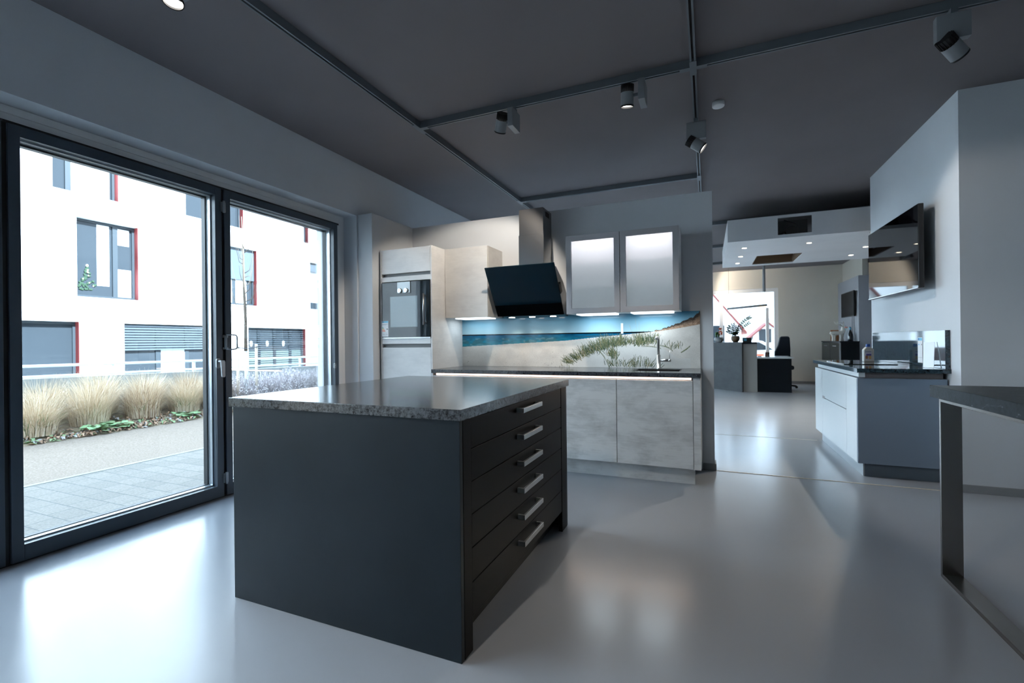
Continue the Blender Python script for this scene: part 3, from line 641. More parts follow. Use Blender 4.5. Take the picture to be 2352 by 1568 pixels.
def spotlight(pos, along, side, aim, label, power, lit=True, angle=70, color=(1, 0.88, 0.74), head=(0.105, -0.075), soft=0.035):
    # pos: under the rail; along: unit vector of the box's long side; side: where the lamp head hangs
    x, y = pos; zb = 2.955
    r = empty('track_spotlight', (x, y, 2.975), label, 'spotlight', 'spotlights on the ceiling track')
    ax, ay = along; hx = 0.075 * abs(ax) + 0.022 * abs(ay); hy = 0.075 * abs(ay) + 0.022 * abs(ax)
    MB().box(x - .016, x + .016, y - .03, y + .03, zb - .004, 2.9745).build('adapter', M_track, r)
    MB().box(x - hx, x + hx, y - hy, y + hy, zb - .145, zb - .005).build('gear_box', M_spot, r, bevel=0.002)
    d = Vector(aim).normalized(); c = Vector((x + side[0] * head[0], y + side[1] * head[0], zb + head[1]))
    MB().tube((x + side[0] * hx * .9, y + side[1] * hy * .9, c.z), (c.x - side[0] * 0.035, c.y - side[1] * 0.035, c.z), 0.012).build('swivel_arm', M_track, r)
    a = c - d * 0.075; b = c - d * 0.025; e = c + d * 0.065
    rb = MB().tube(a, b, 0.040)
    up = d.orthogonal().normalized(); vv = d.cross(up)
    for k in range(18):
        t = 2 * math.pi * k / 18; p = (up * math.cos(t) + vv * math.sin(t)) * 0.042
        rb.tube(a + p, b + p, 0.003, n=5)
    hdp = MB().tube(b, e, 0.044, 0.044, 32, cap=False).tube(e, b + d * 0.02, 0.041, 0.036, 32, cap=False)
    n_ = 32
    ring = MB(); p0 = []; p1 = []
    hd_ = hdp.build('lamp_head', M_spot, r); rb.build('heat_sink', M_ribs, hd_)
    MB().tube(e - d * .006, e + d * .004, 0.0455, 0.0455, 32, cap=False).tube(e + d * .004, e - d * .006, 0.0405, 0.0405, 32, cap=False).build('lamp_ring', M_ribs, hd_)
    MB().tube(e - d * .012, e - d * .010, 0.0395, 0.0395, 32).build('lens', M_glow if lit else M_ribs, hd_)
    if lit: lamp('SPOT', 'spot_beam', e + d * 0.012, power, color, e + d, r, soft, angle=angle, blend=0.35)
    return r
spotlight((-1.368, RY1), (0, 1), (-1, 0), (-0.62, 0.75, -1.1), 'grey cylinder spotlight on the cross rail nearer the window side', 75, angle=80, soft=0.02)
spotlight((-0.40, RY1), (0, 1), (-1, 0), (-0.06, 0.22, -1), 'grey cylinder spotlight on the cross rail just left of the rail crossing', 22, angle=50, soft=0.02)
spotlight((RX2, 4.10), (1, 0), (0.0, 0), (0.80, 0.02, -0.62), 'spotlight hanging in front of the partition top, its lit face turned to the right', 55, color=(1, 0.94, 0.88), angle=75, head=(0, -0.185), soft=0.02)
spotlight((1.262, RY1), (1, 0), (-0.0, 0), (0.50, 0.35, -0.45), 'large spotlight at the top right, black ribbed end facing left', 0, lit=False, head=(0, -0.185))
spotlight((RX1, 1.42), (1, 0), (-1, 0), (0.12, -0.16, -1), 'lit spotlight at the top left above the glass doors', 22, angle=60, head=(0.10, -0.09))
spotlight((-1.15, RY0 - 1.0), (0, 1), (1, 0), (0.35, 0.75, -1), 'spotlight behind the viewpoint over the island', 60, angle=80, soft=0.02)
for i, xx in enumerate((-0.55, -1.9)):
    spotlight((xx, 12.25), (0, 1), (-1, 0), (1.6 if i == 0 else 1.3, 0.75, -0.35), 'unseen spotlight added to light the far cream wall, %s of two on the rearmost rail' % ('right' if i == 0 else 'left'), 650, angle=85)  # added lamps, hidden behind the partition, to brighten the far wall
sm_ = MB().lathe([(0, 0), (0.043, 0), (0.045, 0.004), (0.045, 0.035), (0, 0.035)], (0.093, 3.99, HC - 0.0355), 36)
tag(sm_.build('smoke_detector', M_white), 'round white smoke detector on the dark ceiling', 'smoke detector')

# ================================================================== RIGHT-HAND KITCHEN UNIT
ru = empty('drawer_cabinet', (1.45, 5.5, 0), 'low cabinet with white drawer fronts and blue-grey end under black granite', 'cabinet')
box('end_panel', 1.152, 1.742, 4.72, 4.74, 0.118, 0.832, M_glac, ru, bevel=0.001)
MB().box(1.17, 1.742, 4.741, 6.37, 0.118, 0.832).build('carcass', M_glac, ru)
box('corner_panel', 1.15, 1.169, 4.741, 5.058, 0.118, 0.832, M_wlac, ru, bevel=0.001)
dd = []
for a, b in ((0.527, 0.832), (0.118, 0.520)):
    dd.append(box('drawer', 1.15, 1.169, 5.062, 6.02, a, b, M_wlac, ru, bevel=0.001))
box('grip_recess', 1.1495, 1.16, 5.90, 6.015, 0.516, 0.545, M_taupe, dd[0])
box('side_filler', 1.15, 1.169, 6.024, 6.37, 0.118, 0.832, M_wlac, ru, bevel=0.001)
box('grip_profile', 1.165, 1.21, 4.735, 6.30, 0.840, 0.879, M_wlac, ru, bevel=0.001)
MB().box(1.2105, 1.72, 4.735, 6.30, 0.834, 0.879).build('top_rail', M_taupe, ru)
MB().box(1.21, 1.74, 4.776, 4.79, 0, 0.117).build('plinth', mat('plinth_blue_grey', (0.11, 0.15, 0.19), 0.4), ru)
MB().box(1.2, 1.2095, 4.776, 6.30, 0, 0.117).build('side_plinth', mat('plinth_grey', (0.36, 0.40, 0.43), 0.4), ru)
tag(box('granite_worktop', 1.142, 1.7535, 4.685, 6.45, 0.880, 0.915, M_blackg, bevel=0.001), 'polished black granite worktop on the white drawer cabinet at the right wall', 'worktop')
us = empty('granite_splashback', (1.735, 5.6, 0.9155), 'mirror-polished black granite upstand on the right wall below the television', 'splashback')
box('granite_slab', 1.722, 1.7535, 4.70, 6.455, 0.9155, 1.224, M_blackg, us, bevel=0.001)
m = MB(); m.box(1.7205, 1.7215, 5.118, 5.215, 0.945, 1.168, 0).box(1.7203, 1.7205, 5.122, 5.211, 1.14, 1.164, 2).box(1.720, 1.7203, 5.18, 5.205, 1.143, 1.161, 1).box(1.7203, 1.7205, 5.18, 5.20, 1.10, 1.11, 2).box(1.7203, 1.7205, 5.13, 5.14, 1.10, 1.11, 3).box(1.7203, 1.7205, 5.125, 5.205, 0.99, 0.992, 4)
m.build('energy_label', [M_paper, M_blue, M_cyan, M_black, M_print], us)
tag(box('induction_hob', 1.20, 1.62, 5.35, 6.05, 0.9155, 0.921, M_hob, bevel=0.001), 'flat black glass hob set on the polished black worktop', 'hob')
bt = empty('cleaner_bottle', (1.525, 5.86, 0.9215), 'white plastic bottle with blue cap and printed label beside the hob', 'bottle')
MB().prism([(1.482, 0.9215), (1.568, 0.9215), (1.568, 1.045), (1.553, 1.062), (1.543, 1.075), (1.507, 1.075), (1.497, 1.062), (1.482, 1.045)], 'y', 5.825, 5.90).build('bottle_body', mat('bottle_white', (0.60, 0.58, 0.54), 0.4), bt, bevel=0.006)
MB().tube((1.525, 5.862, 1.074), (1.525, 5.862, 1.105), 0.019, 0.018, 24).build('cap', M_blue, bt, bevel=0.001)
m = MB().box(1.490, 1.545, 5.8235, 5.8245, 0.945, 1.035, 0).box(1.492, 1.543, 5.823, 5.8235, 1.02, 1.03, 2).box(1.50, 1.543, 5.823, 5.8235, 0.985, 1.005, 1).box(1.494, 1.515, 5.823, 5.8235, 0.953, 0.985, 3).box(1.52, 1.543, 5.823, 5.8235, 0.95, 0.985, 4)
m.build('printed_label', [mat('label_lilac', (0.62, 0.60, 0.72), 0.5), mat('label_purple', (0.12, 0.10, 0.35), 0.5), M_print, M_terr, mat('label_tan', (0.60, 0.38, 0.16), 0.5)], bt)
# leaning brochure in a stand
br = empty('brochure_stand', (1.68, 4.88, 0.9155), 'tilted acrylic stand holding a white leaflet in front of the black upstand', 'stand')
B0, B1, T0, T1 = Vector((1.662, 4.93, 0.917)), Vector((1.700, 4.84, 0.917)), Vector((1.677, 4.965, 1.128)), Vector((1.7165, 4.862, 1.128))
nv = (B1 - B0).cross(T0 - B0).normalized() * 0.002
MB().add([B0, B1, T1, T0, B0 + nv, B1 + nv, T1 + nv, T0 + nv], [(0, 1, 2, 3), (7, 6, 5, 4), (0, 4, 5, 1), (1, 5, 6, 2), (2, 6, 7, 3), (3, 7, 4, 0)]).build('leaflet', mat('leaflet_paper', (0.70, 0.76, 0.82), 0.25), br)
ft = (B0 + B1) / 2
MB().box(1.664, 1.712, 4.86, 4.91, 0.9157, 0.9168).build('stand_foot', mat('acrylic', (0.6, 0.65, 0.7), 0.1), br)
# wall television
tv = empty('television', (1.65, 5.5, 1.58), 'large black television on the right wall above the black granite upstand', 'television')
box('casing', 1.628, 1.668, 4.90, 6.20, 1.581, 2.29, M_plast, tv, bevel=0.006)
box('screen', 1.6265, 1.6279, 4.905, 6.195, 1.592, 2.285, M_tv, tv)
box('bottom_bezel', 1.622, 1.6279, 4.903, 6.197, 1.583, 1.590, M_steelh, tv)
MB().box(1.669, 1.7, 5.2, 5.9, 1.62, 2.0).box(1.7, 1.7545, 5.4, 5.7, 1.75, 2.05).build('wall_bracket', M_plast, tv)

# ================================================================== STONE TABLE AT THE RIGHT EDGE
tb = empty('bar_table', (1.45, 2.0, 0), 'table with dark veined stone top on a brushed steel loop frame', 'table')
box('stone_top', 1.013, 1.95, 0.95, 2.935, 0.874, 0.932, M_tabletop, tb, bevel=0.003)
def loop(xa, xb):
    ya, yb = 1.05, 2.905; t_ = 0.018
    m = MB().prism([(ya, 0.0), (yb, 0.0), (yb, 0.862), (ya, 0.862)], 'x', xa, xb)
    m = MB(); m.box(xa, xb, yb - t_, yb, 0.001, 0.873).box(xa, xb, ya, ya + t_, 0.001, 0.873).box(xa, xb, ya + t_, yb - t_, 0.001, t_).box(xa, xb, ya + t_, yb - t_, 0.873 - t_, 0.873)
    return m.build('frame_loop', M_bronze, tb, bevel=0.001)
loop(1.038, 1.118); loop(1.84, 1.92)

# ================================================================== FAR ROOM
# suspended ceiling box with cut-outs
CB = empty('suspended_ceiling_box', (1.4, 8.3, 2.5), 'white suspended ceiling box with a square cut-out in its front', 'ceiling box')
x0, x1, y0, y1, z0, z1 = 0.262, 3.4, 7.036, 9.5, 2.5, 2.80
hx0, hx1, hz0, hz1 = 0.866, 1.252, 2.543, 2.766
MB().box(x0, hx0, y0, y0 + .012, z0, z1).box(hx1, x1, y0, y0 + .012, z0, z1).box(hx0, hx1, y0, y0 + .012, z0, hz0).box(hx0, hx1, y0, y0 + .012, hz1, z1).build('front_board', M_white, CB)
MB().box(x0, x0 + .012, y0 + .0125, y1, z0, z1).box(x1 - .012, x1, y0 + .0125, y1, z0, z1).box(x0 + .012, x1 - .012, y1 - .012, y1, z0, z1).build('side_boards', M_white, CB)
gx0, gx1, gy0, gy1 = 0.735, 1.378, 8.40, 9.36
MB().box(x0 + .0125, gx0, y0 + .0125, y1 - .0125, z0, z0 + .012).box(gx1, x1 - .0125, y0 + .0125, y1 - .0125, z0, z0 + .012).box(gx0, gx1, y0 + .0125, gy0, z0, z0 + .012).box(gx0, gx1, gy1, y1 - .0125, z0, z0 + .012).build('bottom_board', M_white, CB)
MB().box(gx0, gx0 + .018, gy0, gy1, z0 + .0125, z0 + .12).box(gx1 - .018, gx1, gy0, gy1, z0 + .0125, z0 + .12).box(gx0, gx1, gy0 - .018, gy0, z0 + .0125, z0 + .12).box(gx0, gx1, gy1, gy1 + .018, z0 + .0125, z0 + .25).box(gx0 + .018, gx1 - .018, gy0, gy1, z0 + .15, z0 + .165).build('opening_lining', M_brown, CB)
MB().box(hx0 - .002, hx1 + .002, y0 + .3, y0 + .31, hz0, hz1 + .02).build('inner_board', mat('inner_grey', (0.12, 0.12, 0.12), 0.7), CB)
ex = MB().tube((1.03, y0 + .03, 2.585), (1.03, y0 + .29, 2.60), 0.068, n=28).tube((1.03, y0 + .028, 2.585), (1.03, y0 + .026, 2.585), 0.060, n=28, mi=1)
ex.path([(1.09, y0 + .05, 2.60), (1.10, y0 + .06, 2.66), (1.06, y0 + .08, 2.70), (1.0, y0 + .1, 2.73), (0.95, y0 + .1, 2.75)], 0.007).path([(0.96, y0 + .05, 2.60), (0.93, y0 + .05, 2.57), (0.88, y0 + .05, 2.545)], 0.012)
ex.build('exhaust_pipe', [M_plast, M_black], CB)
for hxx in (0.6, 2.0): MB().tube((hxx, 8.3, z1), (hxx, 8.3, HC), 0.006).build('hanger_rod', M_steelh, CB)
dls = [(0.502, 7.574, 'front left'), (0.497, 8.326, 'middle left'), (0.49, 9.042, 'rear left'), (1.311, 7.568, 'front middle'), (2.127, 8.984, 'rear right'), (2.135, 8.266, 'beside the television edge'), (1.93, 7.15, 'front right, behind the wall corner')]
for x, y, wh in dls:
    r = empty('downlight', (x, y, 2.4985), 'round downlight glowing in the white ceiling box, %s' % wh, 'downlight', 'downlights in the ceiling box')
    MB().lathe([(0.030, -0.001), (0.040, -0.003), (0.041, 0.0), (0.030, 0.0)], (x, y, 2.4985), 28).build('ring', M_nickel, r)
    MB().tube((x, y, 2.4965), (x, y, 2.4975), 0.030, n=24).build('lens', mat('downlight_glow', (1, 1, 1), emit=(1, 0.86, 0.66), es=14), r)
    if y < 7.2: lamp('SPOT', 'downlight_beam', (x, y, 2.49), 300, (1, 0.88, 0.72), (0.5, 3.0, 0), r, 0.025, angle=48, blend=0.7)
    else: lamp('SPOT', 'downlight_beam', (x, y, 2.49), 45, (1, 0.90, 0.78), (x, y, 0), r, 0.03, angle=110, blend=0.6)
# linear pendant
pn = empty('linear_pendant', (0.77, 11.0, 1.81), 'thin grey linear pendant lamp hanging in front of the far window', 'pendant lamp')
MB().path([(0.384, 11.0, 1.822), (1.144, 11.0, 1.876)], 0.024, 16).build('tube', mat('pendant_grey', (0.35, 0.37, 0.38), 0.4), pn)
MB().tube((1.09, 11.0, 2.16), (1.09, 11.0, HC), 0.028).build('ceiling_stem', mat('stem_grey', (0.28, 0.29, 0.30), 0.4), pn)
MB().path([(1.09, 11.0, 2.16), (1.115, 11.0, 2.10), (1.12, 11.0, 1.89)], 0.004).path([(0.42, 11.0, 1.84), (0.42, 11, HC)], 0.0025).build('cable', M_plast, pn)
for xx in (1.03, 1.10): MB().blob((xx, 11.0, 1.835 + (xx - 1.03) * .07), (0.024, 0.014, 0.014)).build('pendant_spot', mat('amber_glow', (1, 0.8, 0.5), emit=(1, 0.75, 0.4), es=3), pn)

# reception counter (turned) and desk
rc_ = empty('reception_counter', (0.4, 11.9, 0), 'dark stone-look reception counter behind the partition end', 'counter')
ux, uy = 0.683, -0.730  # along the front, towards the camera side
A = Vector((0.669, 11.42)); 
def along(d, dep): return (A.x - ux * d + (-uy) * dep * 0 + 0.730 * dep, A.y - uy * d + 0.683 * dep)
def obx(m, d0, d1, e0, e1, z0, z1, mi=0):
    ps = [along(d0, e0), along(d1, e0), along(d1, e1), along(d0, e1)]
    return m.prism(ps, 'z', z0, z1, mi)
obx(MB(), 0.0, 2.2, 0.0, 0.03, 0, 1.10).build('front_panel', M_concd, rc_)
MB().prism([along(-0.0, -0.0), along(-0.03, 0.0), along(-0.03, 0.03), along(0.0, 0.03)], 'z', 0, 1.10).build('end_edge', M_black, rc_)
MB().box(0.71, 0.99, 11.50, 11.54, 0, 1.06).build('side_panel', M_cream, rc_)
MB().prism([along(-0.03, 0.031), (0.99, 11.49), (0.99, 11.86), along(2.2, 0.40), along(2.2, 0.031)], 'z', 1.062, 1.10).build('counter_top', M_dark, rc_)
dk = empty('office_desk', (1.3, 11.8, 0), 'dark desk with a thin light top beside the reception counter', 'desk')
MB().box(0.96, 1.655, 11.56, 12.3, 0, 0.735).build('desk_body', M_dark, dk, bevel=0.003)
MB().box(0.83, 1.70, 11.545, 12.4, 0.7355, 0.768).build('desk_top', M_ltop, dk, bevel=0.006)
oc = empty('office_chair', (1.62, 12.75, 0), 'dark high-backed office chair behind the desk', 'chair')
MB().prism([(1.46, 0.55), (1.79, 0.55), (1.80, 0.90), (1.785, 1.19), (1.76, 1.225), (1.60, 1.225), (1.575, 1.19), (1.54, 1.02), (1.47, 0.86)], 'y', 12.68, 12.78).build('backrest', M_fabric, oc, bevel=0.03, seg=4)
MB().box(1.38, 1.84, 12.45, 12.80, 0.44, 0.54).build('seat', M_fabric, oc, bevel=0.04, seg=4)
cb = MB().tube((1.62, 12.62, 0.08), (1.62, 12.62, 0.44), 0.03)
for k in range(5): t = 2 * math.pi * k / 5; cb.path([(1.62, 12.62, 0.10), (1.62 + .28 * math.cos(t), 12.62 + .28 * math.sin(t), 0.05)], 0.02); cb.blob((1.62 + .28 * math.cos(t), 12.62 + .28 * math.sin(t), 0.03), 0.03)
cb.build('swivel_base', M_plast, oc)
pc = empty('pen_holder', (1.21, 11.7, 0.7685), 'small wire pen holder on the light desk top', 'pen holder')
m = MB()
for k in range(14): t = 2 * math.pi * k / 14; m.tube((1.21 + .04 * math.cos(t), 11.7 + .04 * math.sin(t), .7685), (1.21 + .04 * math.cos(t), 11.7 + .04 * math.sin(t), .87), 0.004, n=6)
m.lathe([(0.044, 0.098), (0.044, 0.104), (0.036, 0.104), (0.036, 0.098), (0.044, 0.098)], (1.21, 11.7, .7685)).tube((1.21, 11.7, .7685), (1.21, 11.7, .775), 0.044)
m.build('cup', M_plast, pc)
m = MB(); m.tube((1.2, 11.7, .78), (1.185, 11.7, .91), 0.005).tube((1.22, 11.71, .78), (1.23, 11.71, .905), 0.005); m.build('pen', M_red, pc)
random.seed(3)
for (x, y, nm) in ((1.02, 11.75, 'small white paper slip at the left of the pen holder'), (1.36, 11.72, 'small crumpled white paper at the right of the pen holder'), (1.52, 11.72, 'white paper slips before the office chair')):
    tag(MB().prism([(x, y), (x + .07, y + .01), (x + .09, y + .10), (x + .01, y + .08)], 'z', .7685, .785).build('paper_slip', M_paper), nm, 'paper', 'papers on the desk')
# plants on the counter
pp = empty('potted_plant', (0.575, 11.72, 1.1005), 'dark green potted plant with one long arching stem on the counter', 'plant')
MB().lathe([(0.0, 0.0), (0.05, 0.0), (0.085, 0.05), (0.092, 0.10), (0.08, 0.14), (0.07, 0.145), (0.06, 0.13), (0.0, 0.125)], (0.575, 11.72, 1.1005)).build('plant_pot', M_potb, pp)
def leafstem(m, pts, ll, n_):
    pts = [Vector(p) for p in pts]; m.path(pts, 0.006, 6)
    for i in range(n_):
        t = (i + 1.0) / n_ * (len(pts) - 1); k = min(int(t), len(pts) - 2); p = pts[k].lerp(pts[k + 1], t - k); d = (pts[k + 1] - pts[k]).normalized()
        for s_ in (-1, 1):
            sd = Vector((d.z, 0, -d.x)) * s_; tip = p + (d * .7 + sd * .8 + Vector((0, random.uniform(-.4, .4), 0))) * ll
            wv_ = d.cross(sd).normalized() * .002; md = p.lerp(tip, .5); o1 = Vector((0, 1, 0)).cross(tip - p).normalized() * ll * .24
            m.add([p, md + o1 + wv_, tip, md - o1 + wv_, md + o1 - wv_, md - o1 - wv_], [(0, 1, 2, 3), (0, 5, 2, 4)])
m = MB(); c0 = (0.575, 11.72, 1.23)
leafstem(m, [c0, (0.62, 11.71, 1.40), (0.70, 11.70, 1.52), (0.80, 11.69, 1.62), (0.87, 11.68, 1.66)], 0.055, 12)
leafstem(m, [c0, (0.64, 11.74, 1.36), (0.76, 11.75, 1.46), (0.85, 11.76, 1.53)], 0.05, 9)
leafstem(m, [c0, (0.54, 11.71, 1.33), (0.49, 11.70, 1.42), (0.44, 11.70, 1.45)], 0.06, 8)
leafstem(m, [c0, (0.52, 11.74, 1.30), (0.46, 11.75, 1.33), (0.42, 11.75, 1.36)], 0.06, 7)
leafstem(m, [c0, (0.56, 11.75, 1.38), (0.53, 11.76, 1.50)], 0.06, 7)
leafstem(m, [c0, (0.60, 11.68, 1.35), (0.61, 11.67, 1.45)], 0.055, 6)
m.build('foliage', M_leaf, pp)
dp = empty('flower_bowl', (0.235, 11.95, 1.1005), 'grey bowl with a green plant and orange flowers at the partition edge', 'plant')
MB().lathe([(0.0, 0.0), (0.06, 0.0), (0.105, 0.05), (0.10, 0.10), (0.085, 0.115), (0.0, 0.105)], (0.235, 11.95, 1.1005)).build('bowl', M_potg, dp)
m = MB(); random.seed(8)
for k in range(14): a = random.uniform(0, 6.28); m.blob((0.20 + .03 * math.cos(a), 11.93 + .03 * math.sin(a), 1.24 + random.uniform(0, .08)), (0.022, 0.018, 0.03), 8)
m.build('green_leaves', mat('fresh_green', (0.03, 0.12, 0.02), 0.5), dp)
m = MB()
for k in range(16): m.blob((0.27 + random.uniform(-.03, .035), 11.95 + random.uniform(-.03, .03), 1.26 + random.uniform(0, .17)), (0.02, 0.016, 0.018), 8)
m.build('orange_flowers', mat('flower_orange', (0.65, 0.12, 0.05), 0.6), dp)
tag(MB().box(0.72, 0.90, 11.66, 11.72, 1.1005, 1.20).box(0.745, 0.80, 11.655, 11.66, 1.13, 1.18, 1).build('card_holder', [M_plast, M_cyan]), 'low dark card holder beside the potted plant on the counter', 'card holder')
# sideboard, television, ornaments
sb = empty('sideboard', (2.78, 12.8, 0), 'dark sideboard with steel-edged corner below the small far television', 'sideboard')
MB().box(2.625, 2.9595, 11.93, 13.64, 0.05, 1.075).build('sideboard_body', M_dark, sb)
MB().box(2.60, 2.9595, 11.90, 13.65, 1.0755, 1.10).build('sideboard_top', M_dark, sb, bevel=0.002)
for a, b in ((11.96, 12.78), (12.80, 13.62)):
    d = box('door', 2.605, 2.624, a, b, 0.06, 1.06, mat('door_dark_glass', (0.008, 0.014, 0.014), 0.15, spec=0.12), sb, bevel=0.001)
    MB().box(2.598, 2.6045, (a + b) / 2 - .15, (a + b) / 2 + .15, 0.985, 1.0).build('handle', M_steelh, d)
MB().box(2.60, 2.626, 11.926, 11.945, 0.06, 1.075).build('corner_profile', M_steelh, sb)
t2 = empty('television', (2.92, 12.5, 1.65), 'small black television on the grey block above the dark sideboard', 'television')
MB().box(2.90, 2.93, 12.1, 13.1, 1.645, 2.20).build('casing', M_plast, t2, bevel=0.004)
MB().box(2.8985, 2.8999, 12.11, 13.09, 1.66, 2.19).build('screen', mat('matte_screen', (0.004, 0.004, 0.006), 0.4, spec=0.1), t2)
MB().box(2.931, 2.9595, 12.4, 12.8, 1.8, 2.05).build('wall_bracket', M_plast, t2)
MB().path([(2.95, 12.28, 1.65), (2.952, 12.28, 1.11)], 0.003).path([(2.95, 12.42, 1.65), (2.952, 12.45, 1.11)], 0.003).build('power_cable', M_plast, t2)
tag(MB().box(2.66, 2.82, 12.98, 13.0, 1.1005, 1.36).build('brown_board', M_terr), 'orange-brown square board standing behind the white reindeer', 'board')
rd = MB()
rx, ry, rz = 2.71, 12.55, 1.1005
def W3(a, b): return (rx + a * 0.94, ry + a * 0.22, rz + b)
def pa(pts, r): rd.path([W3(*p) for p in pts], r, 10)
pa([(-0.175, 0.165), (-0.15, 0.185), (-0.08, 0.185), (0.0, 0.18), (0.06, 0.185), (0.10, 0.20)], [0.012, 0.032, 0.045, 0.047, 0.052, 0.05])
pa([(0.08, 0.17), (0.11, 0.23), (0.12, 0.29), (0.115, 0.32)], [0.05, 0.05, 0.042, 0.036])
pa([(0.095, 0.305), (0.14, 0.295), (0.18, 0.285), (0.20, 0.28)], [0.036, 0.032, 0.018, 0.014])
for lx, dy in ((-0.115, 0.0), (-0.06, 0.05), (0.055, 0.0), (0.10, 0.05)):
    rd.path([(W3(lx, .15)[0], W3(lx, 0)[1] + dy - .025, rz + .15), (W3(lx, .1)[0], W3(lx, 0)[1] + dy - .025, rz + .08), (W3(lx, .1)[0], W3(lx, 0)[1] + dy - .025, rz + .0)], [0.036, 0.021, 0.026], 10)
for s_ in (-1, 1):
    ofs = 0.02 * s_
    def pb(pts, r): rd.path([(W3(*p)[0], W3(*p)[1] + ofs + s_ * abs(p[1] - .33) * .25, W3(*p)[2]) for p in pts], r, 8)
    if s_ < 0:
        pb([(0.10, 0.33), (0.04, 0.36), (-0.03, 0.385), (-0.07, 0.41), (-0.09, 0.445)], [0.014, 0.015, 0.014, 0.012, 0.008]); pb([(0.0, 0.375), (-0.01, 0.42), (-0.025, 0.44)], [0.012, 0.010, 0.008]); pb([(0.05, 0.355), (0.045, 0.40), (0.03, 0.43)], [0.012, 0.010, 0.008])
    else:
        pb([(0.11, 0.33), (0.13, 0.37), (0.135, 0.41), (0.12, 0.445)], [0.014, 0.015, 0.014, 0.009]); pb([(0.13, 0.37), (0.09, 0.39), (0.08, 0.42)], [0.012, 0.010, 0.008])
pa([(0.13, 0.32), (0.155, 0.335), (0.17, 0.355)], [0.012, 0.010, 0.006])
rdo = rd.build('reindeer_figure', M_ivory); md = rdo.modifiers.new('r', 'REMESH'); md.mode = 'VOXEL'; md.voxel_size = 0.007; md.use_smooth_shade = True
tag(rdo, 'ivory white reindeer figure standing on the dark sideboard', 'figurine')
wb = empty('wine_bottle', (2.86, 12.2, 1.1005), 'dark wine bottle with a blue neck glint at the right of the reindeer', 'bottle')
MB().lathe([(0, 0), (0.048, 0.0), (0.05, 0.01), (0.05, 0.14), (0.03, 0.20), (0.017, 0.235), (0.016, 0.31), (0, 0.31)], (2.86, 12.2, 1.1005)).build('glass_body', M_bottle, wb)
MB().lathe([(0.018, 0), (0.018, 0.045), (0.0165, 0.05)], (2.86, 12.2, 1.35)).build('neck_glint', mat('glint_blue', (0.02, 0.25, 0.40), 0.4), wb)  # blue glint on the bottle neck put into the colour of a sleeve
wg = empty('wine_glass', (2.82, 12.35, 1.1005), 'thin stem glass with red rim trim between reindeer and wine bottle', 'glass')
MB().lathe([(0.03, 0), (0.03, 0.004), (0.004, 0.008), (0.004, 0.22), (0.026, 0.25), (0.03, 0.30), (0.028, 0.31)], (2.82, 12.35, 1.1005)).build('stem_and_bowl', M_shelfg, wg)
MB().lathe([(0.0285, 0.0), (0.029, 0.016)], (2.82, 12.35, 1.395)).build('red_rim', M_red, wg)

# ================================================================== OUTSIDE, WINDOW SIDE
def ground(name, x0, x1, y0, y1, z0, z1, mt): return struct(MB().add([(x0, y0, z0), (x1, y0, z1), (x1, y1, z1), (x0, y1, z0), (x0, y0, z0 - .2), (x1, y0, z1 - .2), (x1, y1, z1 - .2), (x0, y1, z0 - .2)], [(0, 1, 2, 3), (4, 7, 6, 5), (0, 4, 5, 1), (1, 5, 6, 2), (2, 6, 7, 3), (3, 7, 4, 0)]).build(name, mt))
M_pav = mat('block_paving', (0.42, 0.45, 0.47), 0.9)
bk = N(M_pav, 'ShaderNodeTexBrick'); L(M_pav, coords(M_pav), bk.inputs['Vector']); bk.inputs['Scale'].default_value = 1.0
bk.inputs['Brick Width'].default_value = 0.24; bk.inputs['Row Height'].default_value = 0.16; bk.inputs['Mortar Size'].default_value = 0.006; bk.inputs['Mortar Smooth'].default_value = 0.5
bk.inputs['Color1'].default_value = (0.20, 0.178, 0.15, 1); bk.inputs['Color2'].default_value = (0.16, 0.144, 0.122, 1); bk.inputs['Mortar'].default_value = (0.10, 0.10, 0.09, 1)
mxp = N(M_pav, 'ShaderNodeMix', data_type='RGBA', blend_type='MULTIPLY'); mxp.inputs[0].default_value = 1.0
L(M_pav, bk.outputs[0], mxp.inputs[6]); L(M_pav, ramp(M_pav, noise(M_pav, coords(M_pav), 55, 5, .7), [(0.35, g(0.7)), (0.6, g(1.1))]), mxp.inputs[7]); L(M_pav, mxp.outputs[2], P(M_pav).inputs['Base Color'])
M_grav = mat('pale_gravel', (0.5, 0.46, 0.4), 0.95)
L(M_grav, ramp(M_grav, noise(M_grav, coords(M_grav), 60, 5, .75), [(0.3, (0.12, 0.085, 0.058)), (0.5, (0.20, 0.15, 0.11)), (0.7, (0.30, 0.24, 0.19))]), P(M_grav).inputs['Base Color'])
M_soil = mat('soil', (0.12, 0.09, 0.06), 0.95)
L(M_soil, ramp(M_soil, noise(M_soil, coords(M_soil), 14, 6, .75), [(0.35, (0.10, 0.075, 0.05)), (0.5, (0.24, 0.17, 0.11)), (0.7, (0.30, 0.30, 0.18))]), P(M_soil).inputs['Base Color'])
M_wallc = paint('concrete_wall', (0.27, 0.28, 0.265), 0.9, 0.08)
ground('paving', -3.76, -5.30, -12, 26, -0.012, -0.012, M_pav)
struct(box('trim_6', -5.30, -5.36, -12, 26, -0.1, -0.008, M_wallc))
ground('gravel_path', -5.36, -7.40, -12, 26, -0.012, 0.0, M_grav)
ground('planting_bed', -7.40, -8.80, -12, 26, 0.0, 0.22, M_soil)
rw = MB().add([(-8.80, -12, 0.97), (-8.80, 30, 0.28), (-9.0, 30, 0.28), (-9.0, -12, 0.97), (-8.80, -12, -1.2), (-8.80, 30, -1.2), (-9.0, 30, -1.2), (-9.0, -12, -1.2)], [(0, 1, 2, 3), (4, 7, 6, 5), (0, 4, 5, 1), (1, 5, 6, 2), (2, 6, 7, 3), (3, 7, 4, 0)])
struct(rw.build('retaining_wall', M_wallc))
